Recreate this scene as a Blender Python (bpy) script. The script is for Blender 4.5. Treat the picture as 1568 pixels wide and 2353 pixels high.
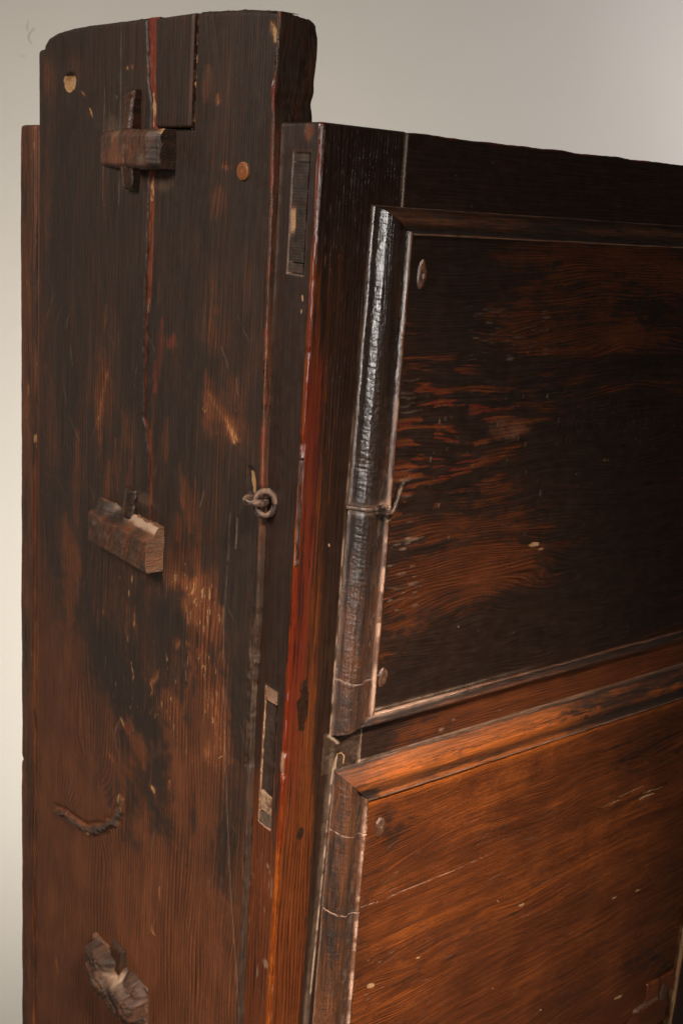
import bpy, math, random
import numpy as np
from mathutils import Matrix, Vector

for o in list(bpy.data.objects): bpy.data.objects.remove(o)
scene = bpy.context.scene
COL = scene.collection

# ------------------------------------------------------------------ camera
CAM = (1.315739, -0.066151, -0.66604, -0.52773, -0.700238, -0.053667, 2730.674)
def rot(rx, ry, rz):
    cx, sx = math.cos(rx), math.sin(rx); cy, sy = math.cos(ry), math.sin(ry); cz, sz = math.cos(rz), math.sin(rz)
    Rx = np.array([[1, 0, 0], [0, cx, -sx], [0, sx, cx]]); Ry = np.array([[cy, 0, sy], [0, 1, 0], [-sy, 0, cy]])
    Rz = np.array([[cz, -sz, 0], [sz, cz, 0], [0, 0, 1]])
    return Rz @ Ry @ Rx
RC = rot(*CAM[:3]); PC = np.array(CAM[3:6])
cam_data = bpy.data.cameras.new('camera'); cam = bpy.data.objects.new('camera', cam_data); COL.objects.link(cam)
M4 = np.eye(4); M4[:3, :3] = RC; M4[:3, 3] = PC
cam.matrix_world = Matrix(M4.tolist())
cam_data.sensor_fit = 'VERTICAL'; cam_data.sensor_height = 36.0; cam_data.lens = CAM[6] / 2352.4 * 36.0
cam_data.clip_start = 0.02; cam_data.clip_end = 50
cam_data.dof.use_dof = True; cam_data.dof.focus_distance = 0.97; cam_data.dof.aperture_fstop = 18
scene.camera = cam

# ------------------------------------------------------------------ light
w = bpy.data.worlds.new('World'); scene.world = w; w.use_nodes = True
w.node_tree.nodes['Background'].inputs[0].default_value = (1.0, 0.96, 0.92, 1)
w.node_tree.nodes['Background'].inputs[1].default_value = 0.02
def area(name, loc, target, power, sx, sy, col, spread=180):
    l = bpy.data.lights.new(name, 'AREA'); l.shape = 'RECTANGLE'; l.size = sx; l.size_y = sy; l.energy = power
    l.color = col; l.spread = math.radians(spread)
    o = bpy.data.objects.new(name, l); COL.objects.link(o); o.location = loc
    o.rotation_euler = (Vector(target) - Vector(loc)).to_track_quat('-Z', 'Y').to_euler()
    return o
area('softbox', (-1.25, 0.22, 0.66), (0, 0.12, -0.36), 13, 0.35, 0.5, (1.0, 0.94, 0.86), 120)
area('front_softbox', (-0.45, -1.45, 1.10), (0.08, 0.0, -0.68), 3.1, 0.3, 0.3, (1.0, 0.90, 0.79), 22)
area('camera_softbox', (-1.12, -1.60, -0.12), (0.05, 0.0, -0.30), 4.4, 0.28, 0.8, (1.0, 0.94, 0.89), 80)
area('wall_lamp', (0.80, 0.56, -0.90), (0.90, 1.6, -0.60), 23.5, 1.1, 1.7, (1.0, 0.95, 0.88), 180)
area('window', (3.3, 0.0, 0.5), (2.75, 1.6, 0.2), 12.5, 0.5, 0.9, (0.99, 0.95, 1.0), 120)
vs = scene.view_settings; vs.view_transform = 'Standard'; vs.look = 'None'; vs.exposure = 0; vs.gamma = 1; vs.use_curve_mapping = False

# ------------------------------------------------------------------ measuring helpers
def ray(x, y): return RC @ np.array([(x - 784) / CAM[6], -(y - 1176.2) / CAM[6], -1.0])
def S(x, y, X=0.0):      # point of the side plane (depth mm, height mm) for a place measured on the photograph
    d = ray(x, y); t = (X - PC[0]) / d[0]; P = PC + t * d; return P[1] * 1000, P[2] * 1000
def F(x, y, Y=0.0):      # point of the front plane (across mm, height mm)
    d = ray(x, y); t = (Y - PC[1]) / d[1]; P = PC + t * d; return P[0] * 1000, P[2] * 1000

# ------------------------------------------------------------------ noise
def _h(xi, yi, seed):
    with np.errstate(over='ignore'):
        h = xi.astype(np.uint32) * np.uint32(374761393) + yi.astype(np.uint32) * np.uint32(668265263) + np.uint32((seed * 2246822519 + 12345) & 0xffffffff)
        h = (h ^ (h >> np.uint32(13))) * np.uint32(1274126177)
        h = h ^ (h >> np.uint32(16))
    return h.astype(np.float64) / 4294967295.0
def vn(x, y, seed=0):
    x = np.asarray(x, float); y = np.asarray(y, float); x, y = np.broadcast_arrays(x, y)
    xf = np.floor(x); yf = np.floor(y); xi = xf.astype(np.int64) & 0xffffffff; yi = yf.astype(np.int64) & 0xffffffff
    fx = x - xf; fy = y - yf; fx = fx * fx * (3 - 2 * fx); fy = fy * fy * (3 - 2 * fy)
    x1 = (xi + 1) & 0xffffffff; y1 = (yi + 1) & 0xffffffff
    a = _h(xi, yi, seed); b = _h(x1, yi, seed); c = _h(xi, y1, seed); d = _h(x1, y1, seed)
    return (a * (1 - fx) + b * fx) * (1 - fy) + (c * (1 - fx) + d * fx) * fy
def fbm(x, y, seed=0, o=4):
    v = 0; a = .5; t = 0
    for i in range(o):
        v = v + a * vn(np.asarray(x) * 2 ** i, np.asarray(y) * 2 ** i, seed + i * 17); t += a; a *= .55
    return v / t
def ss(a, b, x): t = np.clip((x - a) / (b - a), 0, 1); return t * t * (3 - 2 * t)

# ------------------------------------------------------------------ painting wear on a flat face (mm coordinates)
class Paint:
    """wear layers: lac = black lacquer left (plus some painted shadow on the lower front), red = red undercoat, tan = bare chipped wood, dust = pale dirt and wax, base = tone of the wood, gl = gloss"""
    def __init__(s, A, B, conv, kx, kz, seed=0):
        s.A, s.B, s.conv, s.kx, s.kz, s.seed = A, B, conv, kx, kz, seed
        z = np.zeros(A.shape)
        s.m = dict(lac=z + .5, red=z.copy(), tan=z.copy(), dust=z.copy(), base=z + .4, gl=z + .5, h=z.copy())
        s.ring = B.copy(); s.along = A.copy()
    def _mix(s, k, sel, f, v, mode):
        m = s.m[k]
        if mode == 'max': m[sel] = np.maximum(m[sel], f * v)
        elif mode == 'add': m[sel] += f * v
        else: m[sel] = m[sel] * (1 - f) + v * f
    def blob(s, k, x, y, rx, ry, v=1, mode='mix', soft=.6, rough=.5, ang=0):
        c = s.conv(x, y); a = s.conv(x + rx, y); b = s.conv(x, y + ry)
        ra = abs(a[0] - c[0]); rb = abs(b[1] - c[1])
        sel = np.where((np.abs(s.A - c[0]) < ra * 2.2 + abs(ang) * rb) & (np.abs(s.B - c[1]) < rb * 2.2 + abs(ang) * ra))
        if not len(sel[0]): return
        p = (s.A[sel] - c[0]); q = (s.B[sel] - c[1]); p = p - ang * q
        d = np.hypot(p / ra, q / rb)
        d = d + (fbm(s.A[sel] * s.kx / 14, s.B[sel] * s.kz / 18, int(x + y), 3) - .5) * 2 * rough
        f = 1 - ss(1 - soft, 1 + soft * .4, d)
        s._mix(k, sel, f, v, mode)
    def line(s, k, pts, wpx, v=1, mode='mix', soft=.5, wob=1.0, taper=0):
        P = [s.conv(*p) for p in pts]
        P = np.array(P); mg = wpx * 2.5 + 4 * wob
        sel = np.where((s.A > P[:, 0].min() - mg / s.kx) & (s.A < P[:, 0].max() + mg / s.kx) & (s.B > P[:, 1].min() - mg / s.kz) & (s.B < P[:, 1].max() + mg / s.kz))
        if not len(sel[0]): return
        a = s.A[sel] * s.kx; b = s.B[sel] * s.kz
        a = a + (fbm(a / 9, b / 22, int(pts[0][0]), 2) - .5) * 3 * wob; b = b + (fbm(a / 20, b / 14, int(pts[0][1]), 2) - .5) * 3 * wob
        d = np.full(a.shape, 1e9); tt = np.zeros(a.shape); n = len(P) - 1
        for i in range(n):
            x0, y0 = P[i] * (s.kx, s.kz); x1, y1 = P[i + 1] * (s.kx, s.kz); L = (x1 - x0) ** 2 + (y1 - y0) ** 2 + 1e-9
            t = np.clip(((a - x0) * (x1 - x0) + (b - y0) * (y1 - y0)) / L, 0, 1)
            dd = np.hypot(a - x0 - t * (x1 - x0), b - y0 - t * (y1 - y0)); tt = np.where(dd < d, (i + t) / n, tt); d = np.minimum(d, dd)
        ww = wpx * (1 - taper * np.abs(2 * tt - 1))
        f = 1 - ss(ww * (1 - soft), ww * (1 + soft), d)
        s._mix(k, sel, f, v, mode)
    def specks(s, k, x0, y0, x1, y1, n, rx, ry, v=1, seed=0, mode='max'):
        r = random.Random(seed + s.seed)
        for i in range(n):
            q = r.random() ** 1.6
            s.blob(k, r.uniform(x0, x1), r.uniform(y0, y1), rx * (.4 + 1.3 * q), ry * (.4 + 1.6 * q), v * r.uniform(.6, 1), mode, .5, .35)

# ------------------------------------------------------------------ materials
def mat_new(name):
    m = bpy.data.materials.new(name); m.use_nodes = True; nt = m.node_tree
    return m, nt, nt.nodes['Principled BSDF']
class NB:
    def __init__(s, nt): s.nt = nt
    def n(s, t, **k):
        nd = s.nt.nodes.new(t)
        for a, b in k.items(): setattr(nd, a, b)
        return nd
    def put(s, sock, v):
        if isinstance(v, bpy.types.NodeSocket): s.nt.links.new(v, sock)
        else: sock.default_value = v
    def math(s, op, a, b=0.5, c=None, clamp=False):
        nd = s.n('ShaderNodeMath', operation=op, use_clamp=clamp); s.put(nd.inputs[0], a); s.put(nd.inputs[1], b)
        if c is not None: s.put(nd.inputs[2], c)
        return nd.outputs[0]
    def sstep(s, x, a, b):
        nd = s.n('ShaderNodeMapRange', interpolation_type='SMOOTHSTEP'); s.put(nd.inputs[0], x); s.put(nd.inputs[1], a); s.put(nd.inputs[2], b)
        return nd.outputs[0]
    def noise(s, vec, scale, detail=3, rough=.5, dist=0):
        nd = s.n('ShaderNodeTexNoise'); s.put(nd.inputs['Vector'], vec); nd.inputs['Scale'].default_value = scale
        nd.inputs['Detail'].default_value = detail; nd.inputs['Roughness'].default_value = rough; nd.inputs['Distortion'].default_value = dist
        return nd.outputs[0]
    def mix(s, f, a, b):
        nd = s.n('ShaderNodeMix', data_type='RGBA'); s.put(nd.inputs[0], f); s.put(nd.inputs[6], a); s.put(nd.inputs[7], b); return nd.outputs[2]
    def mixf(s, f, a, b):
        nd = s.n('ShaderNodeMix', data_type='FLOAT'); s.put(nd.inputs[0], f); s.put(nd.inputs[2], a); s.put(nd.inputs[3], b); return nd.outputs[0]
    def comb(s, x, y, z):
        nd = s.n('ShaderNodeCombineXYZ'); s.put(nd.inputs[0], x); s.put(nd.inputs[1], y); s.put(nd.inputs[2], z); return nd.outputs[0]

LACQUER = (0.0130, 0.0098, 0.0074, 1)
def wood(name, lac=LACQUER, red=(0.075, 0.011, 0.0055, 1), tan=(0.36, 0.19, 0.075, 1), dust=(0.24, 0.155, 0.10, 1), tones=((.026, .010, .0045, 1), (.088, .034, .0135, 1), (.25, .080, .016, 1)), rl=.40, rw=.44, bump=.00022, rip=0.0, ringlines=1.0, ior=1.5, lmax=.94, llo=.30, lhi=.78):
    m, nt, bs = mat_new(name); b = NB(nt); bs.inputs['IOR'].default_value = ior
    A = b.n('ShaderNodeAttribute', attribute_name='wear'); G = b.n('ShaderNodeAttribute', attribute_name='grain'); E = b.n('ShaderNodeAttribute', attribute_name='tone')
    sa = b.n('ShaderNodeSeparateColor'); nt.links.new(A.outputs['Color'], sa.inputs[0]); lacm, redm, tanm, dustm = sa.outputs[0], sa.outputs[1], sa.outputs[2], A.outputs['Alpha']
    sg = b.n('ShaderNodeSeparateXYZ'); nt.links.new(G.outputs['Vector'], sg.inputs[0]); ring, along, pos = sg.outputs[0], sg.outputs[1], sg.outputs[2]
    se = b.n('ShaderNodeSeparateXYZ'); nt.links.new(E.outputs['Vector'], se.inputs[0]); base, gl = se.outputs[0], se.outputs[1]
    tc = b.n('ShaderNodeTexCoord'); ob = tc.outputs['Object']
    # ring: growth ring number; along: mm along the grain; pos: mm across
    streak = b.noise(b.comb(b.math('MULTIPLY', pos, .55), b.math('MULTIPLY', along, .028), 3.1), 1.0, 5, .62)
    fine = b.noise(b.comb(b.math('MULTIPLY', pos, 2.4), b.math('MULTIPLY', along, .10), 7.7), 1.0, 3, .6)
    blot = b.noise(ob, 95, 6, .62); spk = b.noise(ob, 900, 3, .6); big = b.noise(ob, 22, 3, .5)
    e = b.math('ADD', b.math('MULTIPLY', b.math('SUBTRACT', streak, .5), 1.15), b.math('MULTIPLY', b.math('SUBTRACT', blot, .5), .95))
    e2 = b.math('ADD', b.math('MULTIPLY', b.math('SUBTRACT', fine, .5), .8), b.math('MULTIPLY', b.math('SUBTRACT', spk, .5), .9))
    L = b.sstep(b.math('ADD', lacm, b.math('MULTIPLY_ADD', e2, .40, b.math('MULTIPLY', e, .80))), llo, lhi)
    Rm = b.sstep(b.math('ADD', redm, b.math('ADD', e, b.math('MULTIPLY', e2, .35))), .36, .95)
    T = b.sstep(b.math('ADD', tanm, b.math('MULTIPLY', b.math('ADD', e2, e), .45)), .42, .72)
    D = b.math('MULTIPLY', dustm, b.sstep(b.math('ADD', b.math('ADD', spk, blot), b.math('MULTIPLY', dustm, .35)), .72, 1.25), clamp=True)
    fr = b.math('FRACT', b.math('ADD', ring, b.math('MULTIPLY', b.math('SUBTRACT', fine, .5), .12)))
    late = b.math('MULTIPLY', b.math('POWER', fr, 2.2), b.sstep(fr, 1.0, .90))
    late = b.math('MULTIPLY', late, b.math('MULTIPLY', b.sstep(big, .25, .6), 1.35 * ringlines), clamp=True)
    bb = b.math('ADD', base, b.math('ADD', b.math('MULTIPLY', b.math('SUBTRACT', streak, .5), .55), b.math('MULTIPLY', b.math('SUBTRACT', blot, .5), .22)))
    hair = b.noise(b.comb(b.math('MULTIPLY', pos, 1.25), b.math('MULTIPLY', along, .018), 1.3), 1.0, 5, .7)
    cr = b.n('ShaderNodeValToRGB'); nt.links.new(bb, cr.inputs[0]); el = cr.color_ramp.elements
    el[0].position = .05; el[0].color = tones[0]; el[1].position = .95; el[1].color = tones[2]; x = el.new(.5); x.color = tones[1]
    lt = b.n('ShaderNodeMix', data_type='RGBA', blend_type='MULTIPLY'); b.put(lt.inputs[0], late); nt.links.new(cr.outputs[0], lt.inputs[6]); lt.inputs[7].default_value = (.26, .20, .17, 1)
    c = lt.outputs[2]
    hm = b.n('ShaderNodeMapRange'); b.put(hm.inputs[0], hair); hm.inputs[1].default_value = .30; hm.inputs[2].default_value = .72; hm.inputs[3].default_value = .38; hm.inputs[4].default_value = 1.62; hm.clamp = True
    sm = b.n('ShaderNodeMapRange'); b.put(sm.inputs[0], spk); sm.inputs[1].default_value = .3; sm.inputs[2].default_value = .75; sm.inputs[3].default_value = .70; sm.inputs[4].default_value = 1.35
    vm = b.n('ShaderNodeVectorMath', operation='SCALE'); nt.links.new(c, vm.inputs[0]); nt.links.new(b.math('MULTIPLY', hm.outputs[0], sm.outputs[0]), vm.inputs['Scale']); c = vm.outputs[0]
    c = b.mix(b.math('MULTIPLY', Rm, .9), c, b.mix(fine, red, tuple(v * 1.9 for v in red[:3]) + (1,)))
    lc = b.mix(b.sstep(b.math('ADD', b.math('MULTIPLY', hair, .7), b.math('MULTIPLY', blot, .3)), .34, .66), (lac[0] * .55, lac[1] * .52, lac[2] * .5, 1), (lac[0] * 1.75, lac[1] * 1.5, lac[2] * 1.35, 1))
    c = b.mix(b.math('MULTIPLY', L, lmax), c, lc)
    c = b.mix(T, c, b.mix(b.math('MULTIPLY', fine, spk), tuple(v * .35 for v in tan[:3]) + (1,), tuple(v * 1.5 for v in tan[:3]) + (1,)))
    c = b.mix(D, c, dust)
    nt.links.new(c, bs.inputs['Base Color'])
    r = b.mixf(L, rw, rl)
    r = b.math('ADD', r, b.math('MULTIPLY', b.math('SUBTRACT', gl, .5), -.7)); r = b.math('ADD', r, b.math('MULTIPLY', b.math('SUBTRACT', blot, .5), .25))
    r = b.mixf(b.math('MAXIMUM', T, D), r, .82); nt.links.new(r, bs.inputs['Roughness'])
    h = b.math('ADD', b.math('MULTIPLY', late, -.45), b.math('ADD', b.math('MULTIPLY', fine, .55), b.math('MULTIPLY', blot, .9)))
    h = b.math('ADD', h, b.math('ADD', b.math('MULTIPLY', L, .35), b.math('ADD', b.math('MULTIPLY', T, -1.0), b.math('MULTIPLY', spk, .35))))
    bp = b.n('ShaderNodeBump'); bp.inputs['Strength'].default_value = 1; bp.inputs['Distance'].default_value = bump; nt.links.new(h, bp.inputs['Height'])
    nt.links.new(bp.outputs[0], bs.inputs['Normal'])
    return m

SIDE = wood('lacquered_side_wood', llo=.16, lhi=.92, ior=1.33, tones=((.030, .0095, .0042, 1), (.115, .036, .0130, 1), (.30, .092, .021, 1)), rl=.46, rw=.5)
FRONT = wood('front_wood', lmax=.87, ior=1.55, lac=(.0068, .0050, .0037, 1), tones=((.022, .0060, .0019, 1), (.104, .0250, .0048, 1), (.29, .070, .0088, 1)), red=(.048, .0055, .0022, 1), rl=.36, rw=.40, bump=.00018)
MOULD = wood('moulding_wood', lac=(.0125, .0095, .0080, 1), tones=((.03, .011, .005, 1), (.10, .034, .011, 1), (.36, .085, .010, 1)), rl=.33, rw=.38, bump=.00024, ior=1.75, dust=(.34, .19, .12, 1), ringlines=.6)

def metal(name):
    m, nt, bs = mat_new(name); b = NB(nt); tc = b.n('ShaderNodeTexCoord'); ob = tc.outputs['Object']
    n1 = b.noise(ob, 160, 5, .6); n2 = b.noise(ob, 700, 3, .6)
    f = b.sstep(b.math('ADD', n1, b.math('MULTIPLY', b.math('SUBTRACT', n2, .5), .5)), .38, .62)
    nt.links.new(b.mix(f, (.050, .036, .030, 1), (.115, .058, .032, 1)), bs.inputs['Base Color'])
    nt.links.new(b.mixf(f, .38, .8), bs.inputs['Roughness']); nt.links.new(b.mixf(f, .75, .05), bs.inputs['Metallic'])
    bp = b.n('ShaderNodeBump'); bp.inputs['Distance'].default_value = .00025; nt.links.new(b.math('ADD', n1, b.math('MULTIPLY', n2, .5)), bp.inputs['Height']); nt.links.new(bp.outputs[0], bs.inputs['Normal'])
    return m
IRON = metal('rusty_iron')

# ------------------------------------------------------------------ mesh builder
root = bpy.data.objects.new('cabinet', None); COL.objects.link(root); root.location = (0.34, 0.25, -2.2)
root['label'] = 'dark lacquered wooden cabinet with worn edges, tall side boards and framed front panels'; root['category'] = 'cabinet'
bpy.context.view_layer.update()
def link(name, me, parent):
    o = bpy.data.objects.new(name, me); COL.objects.link(o)
    if parent is not None:
        o.parent = parent; o.matrix_parent_inverse = parent.matrix_world.inverted()
    return o
def make_mesh(name, V, Q, mat, attrs=None, smooth=None, tris=None):
    me = bpy.data.meshes.new(name); nf = len(Q); me.vertices.add(len(V)); me.vertices.foreach_set('co', np.ascontiguousarray(V, np.float32).ravel())
    me.loops.add(nf * 4); me.polygons.add(nf); me.loops.foreach_set('vertex_index', np.ascontiguousarray(Q, np.int32).ravel())
    me.polygons.foreach_set('loop_start', np.arange(0, nf * 4, 4, dtype=np.int32))
    me.polygons.foreach_set('use_smooth', np.ones(nf, bool) if smooth is None else smooth)
    me.update(calc_edges=True); me.validate()
    if attrs:
        for k, (typ, arr) in attrs.items():
            a = me.attributes.new(k, typ, 'POINT'); a.data.foreach_set('color' if typ == 'FLOAT_COLOR' else 'vector', np.ascontiguousarray(arr, np.float32).ravel())
    me.materials.append(mat); return me
def sheet(name, P, N, pt, mat, back, parent=root, rows=3, skirt=None, rough=0.0, close=True):
    """solid piece: carved face P (nu,nv,3 in metres, + relief along N), walls going back by the vector(s) 'back'"""
    nu, nv = P.shape[:2]
    P = P + N * (pt.m['h'] * .001)[..., None]
    idx = np.arange(nu * nv).reshape(nu, nv)
    a = idx[:-1, :-1].ravel(); b_ = idx[1:, :-1].ravel(); c = idx[1:, 1:].ravel(); d = idx[:-1, 1:].ravel()
    Q = np.stack([a, b_, c, d], 1)
    # orientation
    e1 = P[1:, :-1] - P[:-1, :-1]; e2 = P[:-1, 1:] - P[:-1, :-1]
    if (np.cross(e1, e2) * N[:-1, :-1]).sum() < 0: Q = Q[:, ::-1]; flip = True
    else: flip = False
    V = [P.reshape(-1, 3)]; QS = [Q]; sm = [np.ones(len(Q), bool)]
    wear = np.stack([pt.m['lac'], pt.m['red'], pt.m['tan'], pt.m['dust']], -1).reshape(-1, 4)
    grain = np.stack([pt.ring, pt.along, pt.pos], -1).reshape(-1, 3); tone = np.stack([pt.m['base'], pt.m['gl'], pt.m['gl'] * 0], -1).reshape(-1, 3)
    W, G, T = [wear], [grain], [tone]
    ring = np.concatenate([idx[:, 0], idx[-1, 1:], idx[-2::-1, -1], idx[0, -2:0:-1]]); nr = len(ring)
    bk = np.broadcast_to(np.asarray(back, float), P.shape).reshape(-1, 3)[ring]
    base = nu * nv; P0 = V[0][ring]; rs = np.random.RandomState(len(name) + nu)
    lev = np.linspace(0, 1, rows + 1)
    for t in lev:
        jit = rs.normal(size=(nr, 3)) * rough * (0 < t < 1)
        V.append(P0 + bk * t + jit)
        wk = wear[ring].copy(); tk = tone[ring].copy(); gk = grain[ring].copy(); gk[:, 1] += t * 3
        if skirt is not None:
            for j, k in enumerate(('lac', 'red', 'tan', 'dust')):
                if k in skirt: wk[:, j] = skirt[k]
            if 'base' in skirt: tk[:, 0] = skirt['base']
        W.append(wk); T.append(tk); G.append(gk)
    for i in range(rows):
        r0 = base + i * nr + np.arange(nr); r1 = r0 + nr; r0n = np.roll(r0, -1); r1n = np.roll(r1, -1)
        q = np.stack([r0, r1, r1n, r0n], 1)
        if flip: q = q[:, ::-1]
        QS.append(q); sm.append(np.zeros(len(q), bool))
    V = np.concatenate(V); QS = np.concatenate(QS); sm = np.concatenate(sm)
    me = make_mesh(name, V, QS, mat, {'wear': ('FLOAT_COLOR', np.concatenate(W)), 'grain': ('FLOAT_VECTOR', np.concatenate(G)), 'tone': ('FLOAT_VECTOR', np.concatenate(T))}, sm)
    return link(name, me, parent)
def grid(u0, u1, du, v0, v1, dv, edge=4):
    def ax(a, b, d):
        n = max(2, int(abs(b - a) / d)); t = np.linspace(a, b, n + 1); s = 1 if b > a else -1
        ex = np.array([.15, .4, .8]) * d * s
        return np.sort(np.concatenate([t, a + ex, b - ex])) if s > 0 else np.sort(np.concatenate([t, a + ex, b - ex]))[::-1]
    return np.meshgrid(ax(u0, u1, du), ax(v0, v1, dv), indexing='ij')
def fillet(d, r): d = np.clip(d, 0, r); return -(r - np.sqrt(np.maximum(0, r * r - (r - d) ** 2)))
def setgrain(pt, ring, along, pos): pt.ring, pt.along, pt.pos = ring, along, pos
def const(v, shape): return np.broadcast_to(np.array(v, float), shape + (3,)).copy()
SX, FY = -6.0, 0.0      # mm: the planks stand 6 mm proud of the post's side
def SP(x, y): return S(x, y, SX * .001)

# ------------------------------------------------------------------ setting: wall and floor
def wall_mat():
    m, nt, bs = mat_new('painted_plaster'); b = NB(nt); tc = b.n('ShaderNodeTexCoord'); ob = tc.outputs['Object']
    n1 = b.noise(ob, 2.2, 4, .55); n2 = b.noise(ob, 420, 3, .6); A = b.n('ShaderNodeAttribute', attribute_name='wear'); sa = b.n('ShaderNodeSeparateColor'); nt.links.new(A.outputs['Color'], sa.inputs[0])
    c = b.mix(n1, (.56, .52, .455, 1), (.61, .57, .505, 1)); c = b.mix(b.math('MULTIPLY', sa.outputs[0], .75), c, (.16, .145, .13, 1)); c = b.mix(b.math('MULTIPLY', sa.outputs[2], .5), c, (.38, .26, .18, 1))
    nt.links.new(c, bs.inputs['Base Color']); bs.inputs['Roughness'].default_value = .75
    bp = b.n('ShaderNodeBump'); bp.inputs['Distance'].default_value = .0004; nt.links.new(n2, bp.inputs['Height']); nt.links.new(bp.outputs[0], bs.inputs['Normal'])
    return m
WY = 1.6
def build_wall():
    # fine patch of grid where the scuffs are, coarse beyond
    def FW(x, y): return F(x, y, WY)
    xs = np.unique(np.concatenate([np.linspace(-3000, 6000, 90), np.linspace(FW(0, 60)[0] - 20, FW(130, 60)[0] + 20, 110)])); zs = np.unique(np.concatenate([np.linspace(-2200, 2200, 60), np.linspace(FW(60, 180)[1], FW(60, 10)[1], 110)]))
    A, B = np.meshgrid(xs, zs, indexing='ij'); pt = Paint(A, B, FW, 1.2, 1.2); pt.m['lac'][:] = 0
    pt.line('lac', [(66, 48), (62, 62), (64, 72)], 2.0, .5, 'max', .8, .4, .4); pt.line('lac', [(79, 66), (68, 78), (66, 88), (73, 100)], 2.4, .55, 'max', .8, .6, .5); pt.blob('lac', 77, 68, 4, 5, .55, 'max', .8)
    pt.blob('tan', 53, 129, 8, 4, .5, 'max', .8, .3); pt.blob('tan', 38, 121, 4, 3, .25, 'max', .8); pt.blob('lac', 22, 1130, 5, 8, .15, 'max', .9); 
    P = np.stack([A * .001, A * 0 + WY, B * .001], -1); setgrain(pt, B, A, B)
    o = sheet('wall', P, const((0, -1, 0), A.shape), pt, wall_mat(), (0, .12, 0), None, 1); o['kind'] = 'structure'; o['label'] = 'pale grey beige plaster wall with faint scuffs behind the cabinet'
build_wall()
ZF = -2.2
def build_floor():
    m, nt, bs = mat_new('concrete_floor'); b = NB(nt); tc = b.n('ShaderNodeTexCoord'); ob = tc.outputs['Object']
    nt.links.new(b.mix(b.noise(ob, 6, 6, .6), (.20, .19, .175, 1), (.30, .285, .26, 1)), bs.inputs['Base Color']); bs.inputs['Roughness'].default_value = .6
    V = np.array([[-4, -4, ZF], [6, -4, ZF], [6, WY, ZF], [-4, WY, ZF]]); me = make_mesh('floor', V, np.array([[0, 1, 2, 3]]), m)
    o = link('floor', me, None); o['kind'] = 'structure'; o['label'] = 'plain grey concrete floor under the cabinet'
build_floor()

# ------------------------------------------------------------------ side planks
ZB = -1490.0            # mm, foot of the boards just above the floor
ZL = -1100.0             # fine carving down to here, below it the frame
top_pts = [(103, 112), (104, 100), (112, 86), (130, 75), (165, 64), (200, 58), (300, 45), (350, 38), (445, 29), (455, 25), (550, 20), (600, 21), (640, 25)]
TP = np.array([SP(*p) for p in top_pts]); TP = TP[np.argsort(TP[:, 0])]
def ztop(s): return np.interp(s, TP[:, 0], TP[:, 1])
seamL = np.array([(336, 30), (338, 130), (341, 200), (347, 232), (346, 290), (341, 410), (339, 480), (336, 560), (331, 690), (329, 760), (328, 960), (333, 980), (340, 1040), (342, 1160), (338, 1400), (330, 1700), (318, 2352)], float)
seamR = np.array([(355, 30), (354, 130), (352, 200), (352, 232), (352, 290), (353, 410), (350, 480), (348, 560), (345, 660), (343, 690), (339, 760), (334, 880), (333.5, 960), (341, 985), (346.5, 1040), (346.5, 1160), (338.2, 1400), (330.2, 1700), (318.2, 2352)], float)
SLp = np.array([SP(*p) for p in seamL]); SRp = np.array([SP(*p) for p in seamR])
def sL(t): return np.interp(-t, -SLp[:, 1], SLp[:, 0]) + (fbm(t / 9, 0 * t, 5, 3) - .5) * 2.2 * ss(-350, -280, t)
def sR(t): return np.interp(-t, -SRp[:, 1], SRp[:, 0]) + (fbm(t / 7, 0 * t, 9, 3) - .5) * 2.6 * ss(-350, -280, t)

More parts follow.
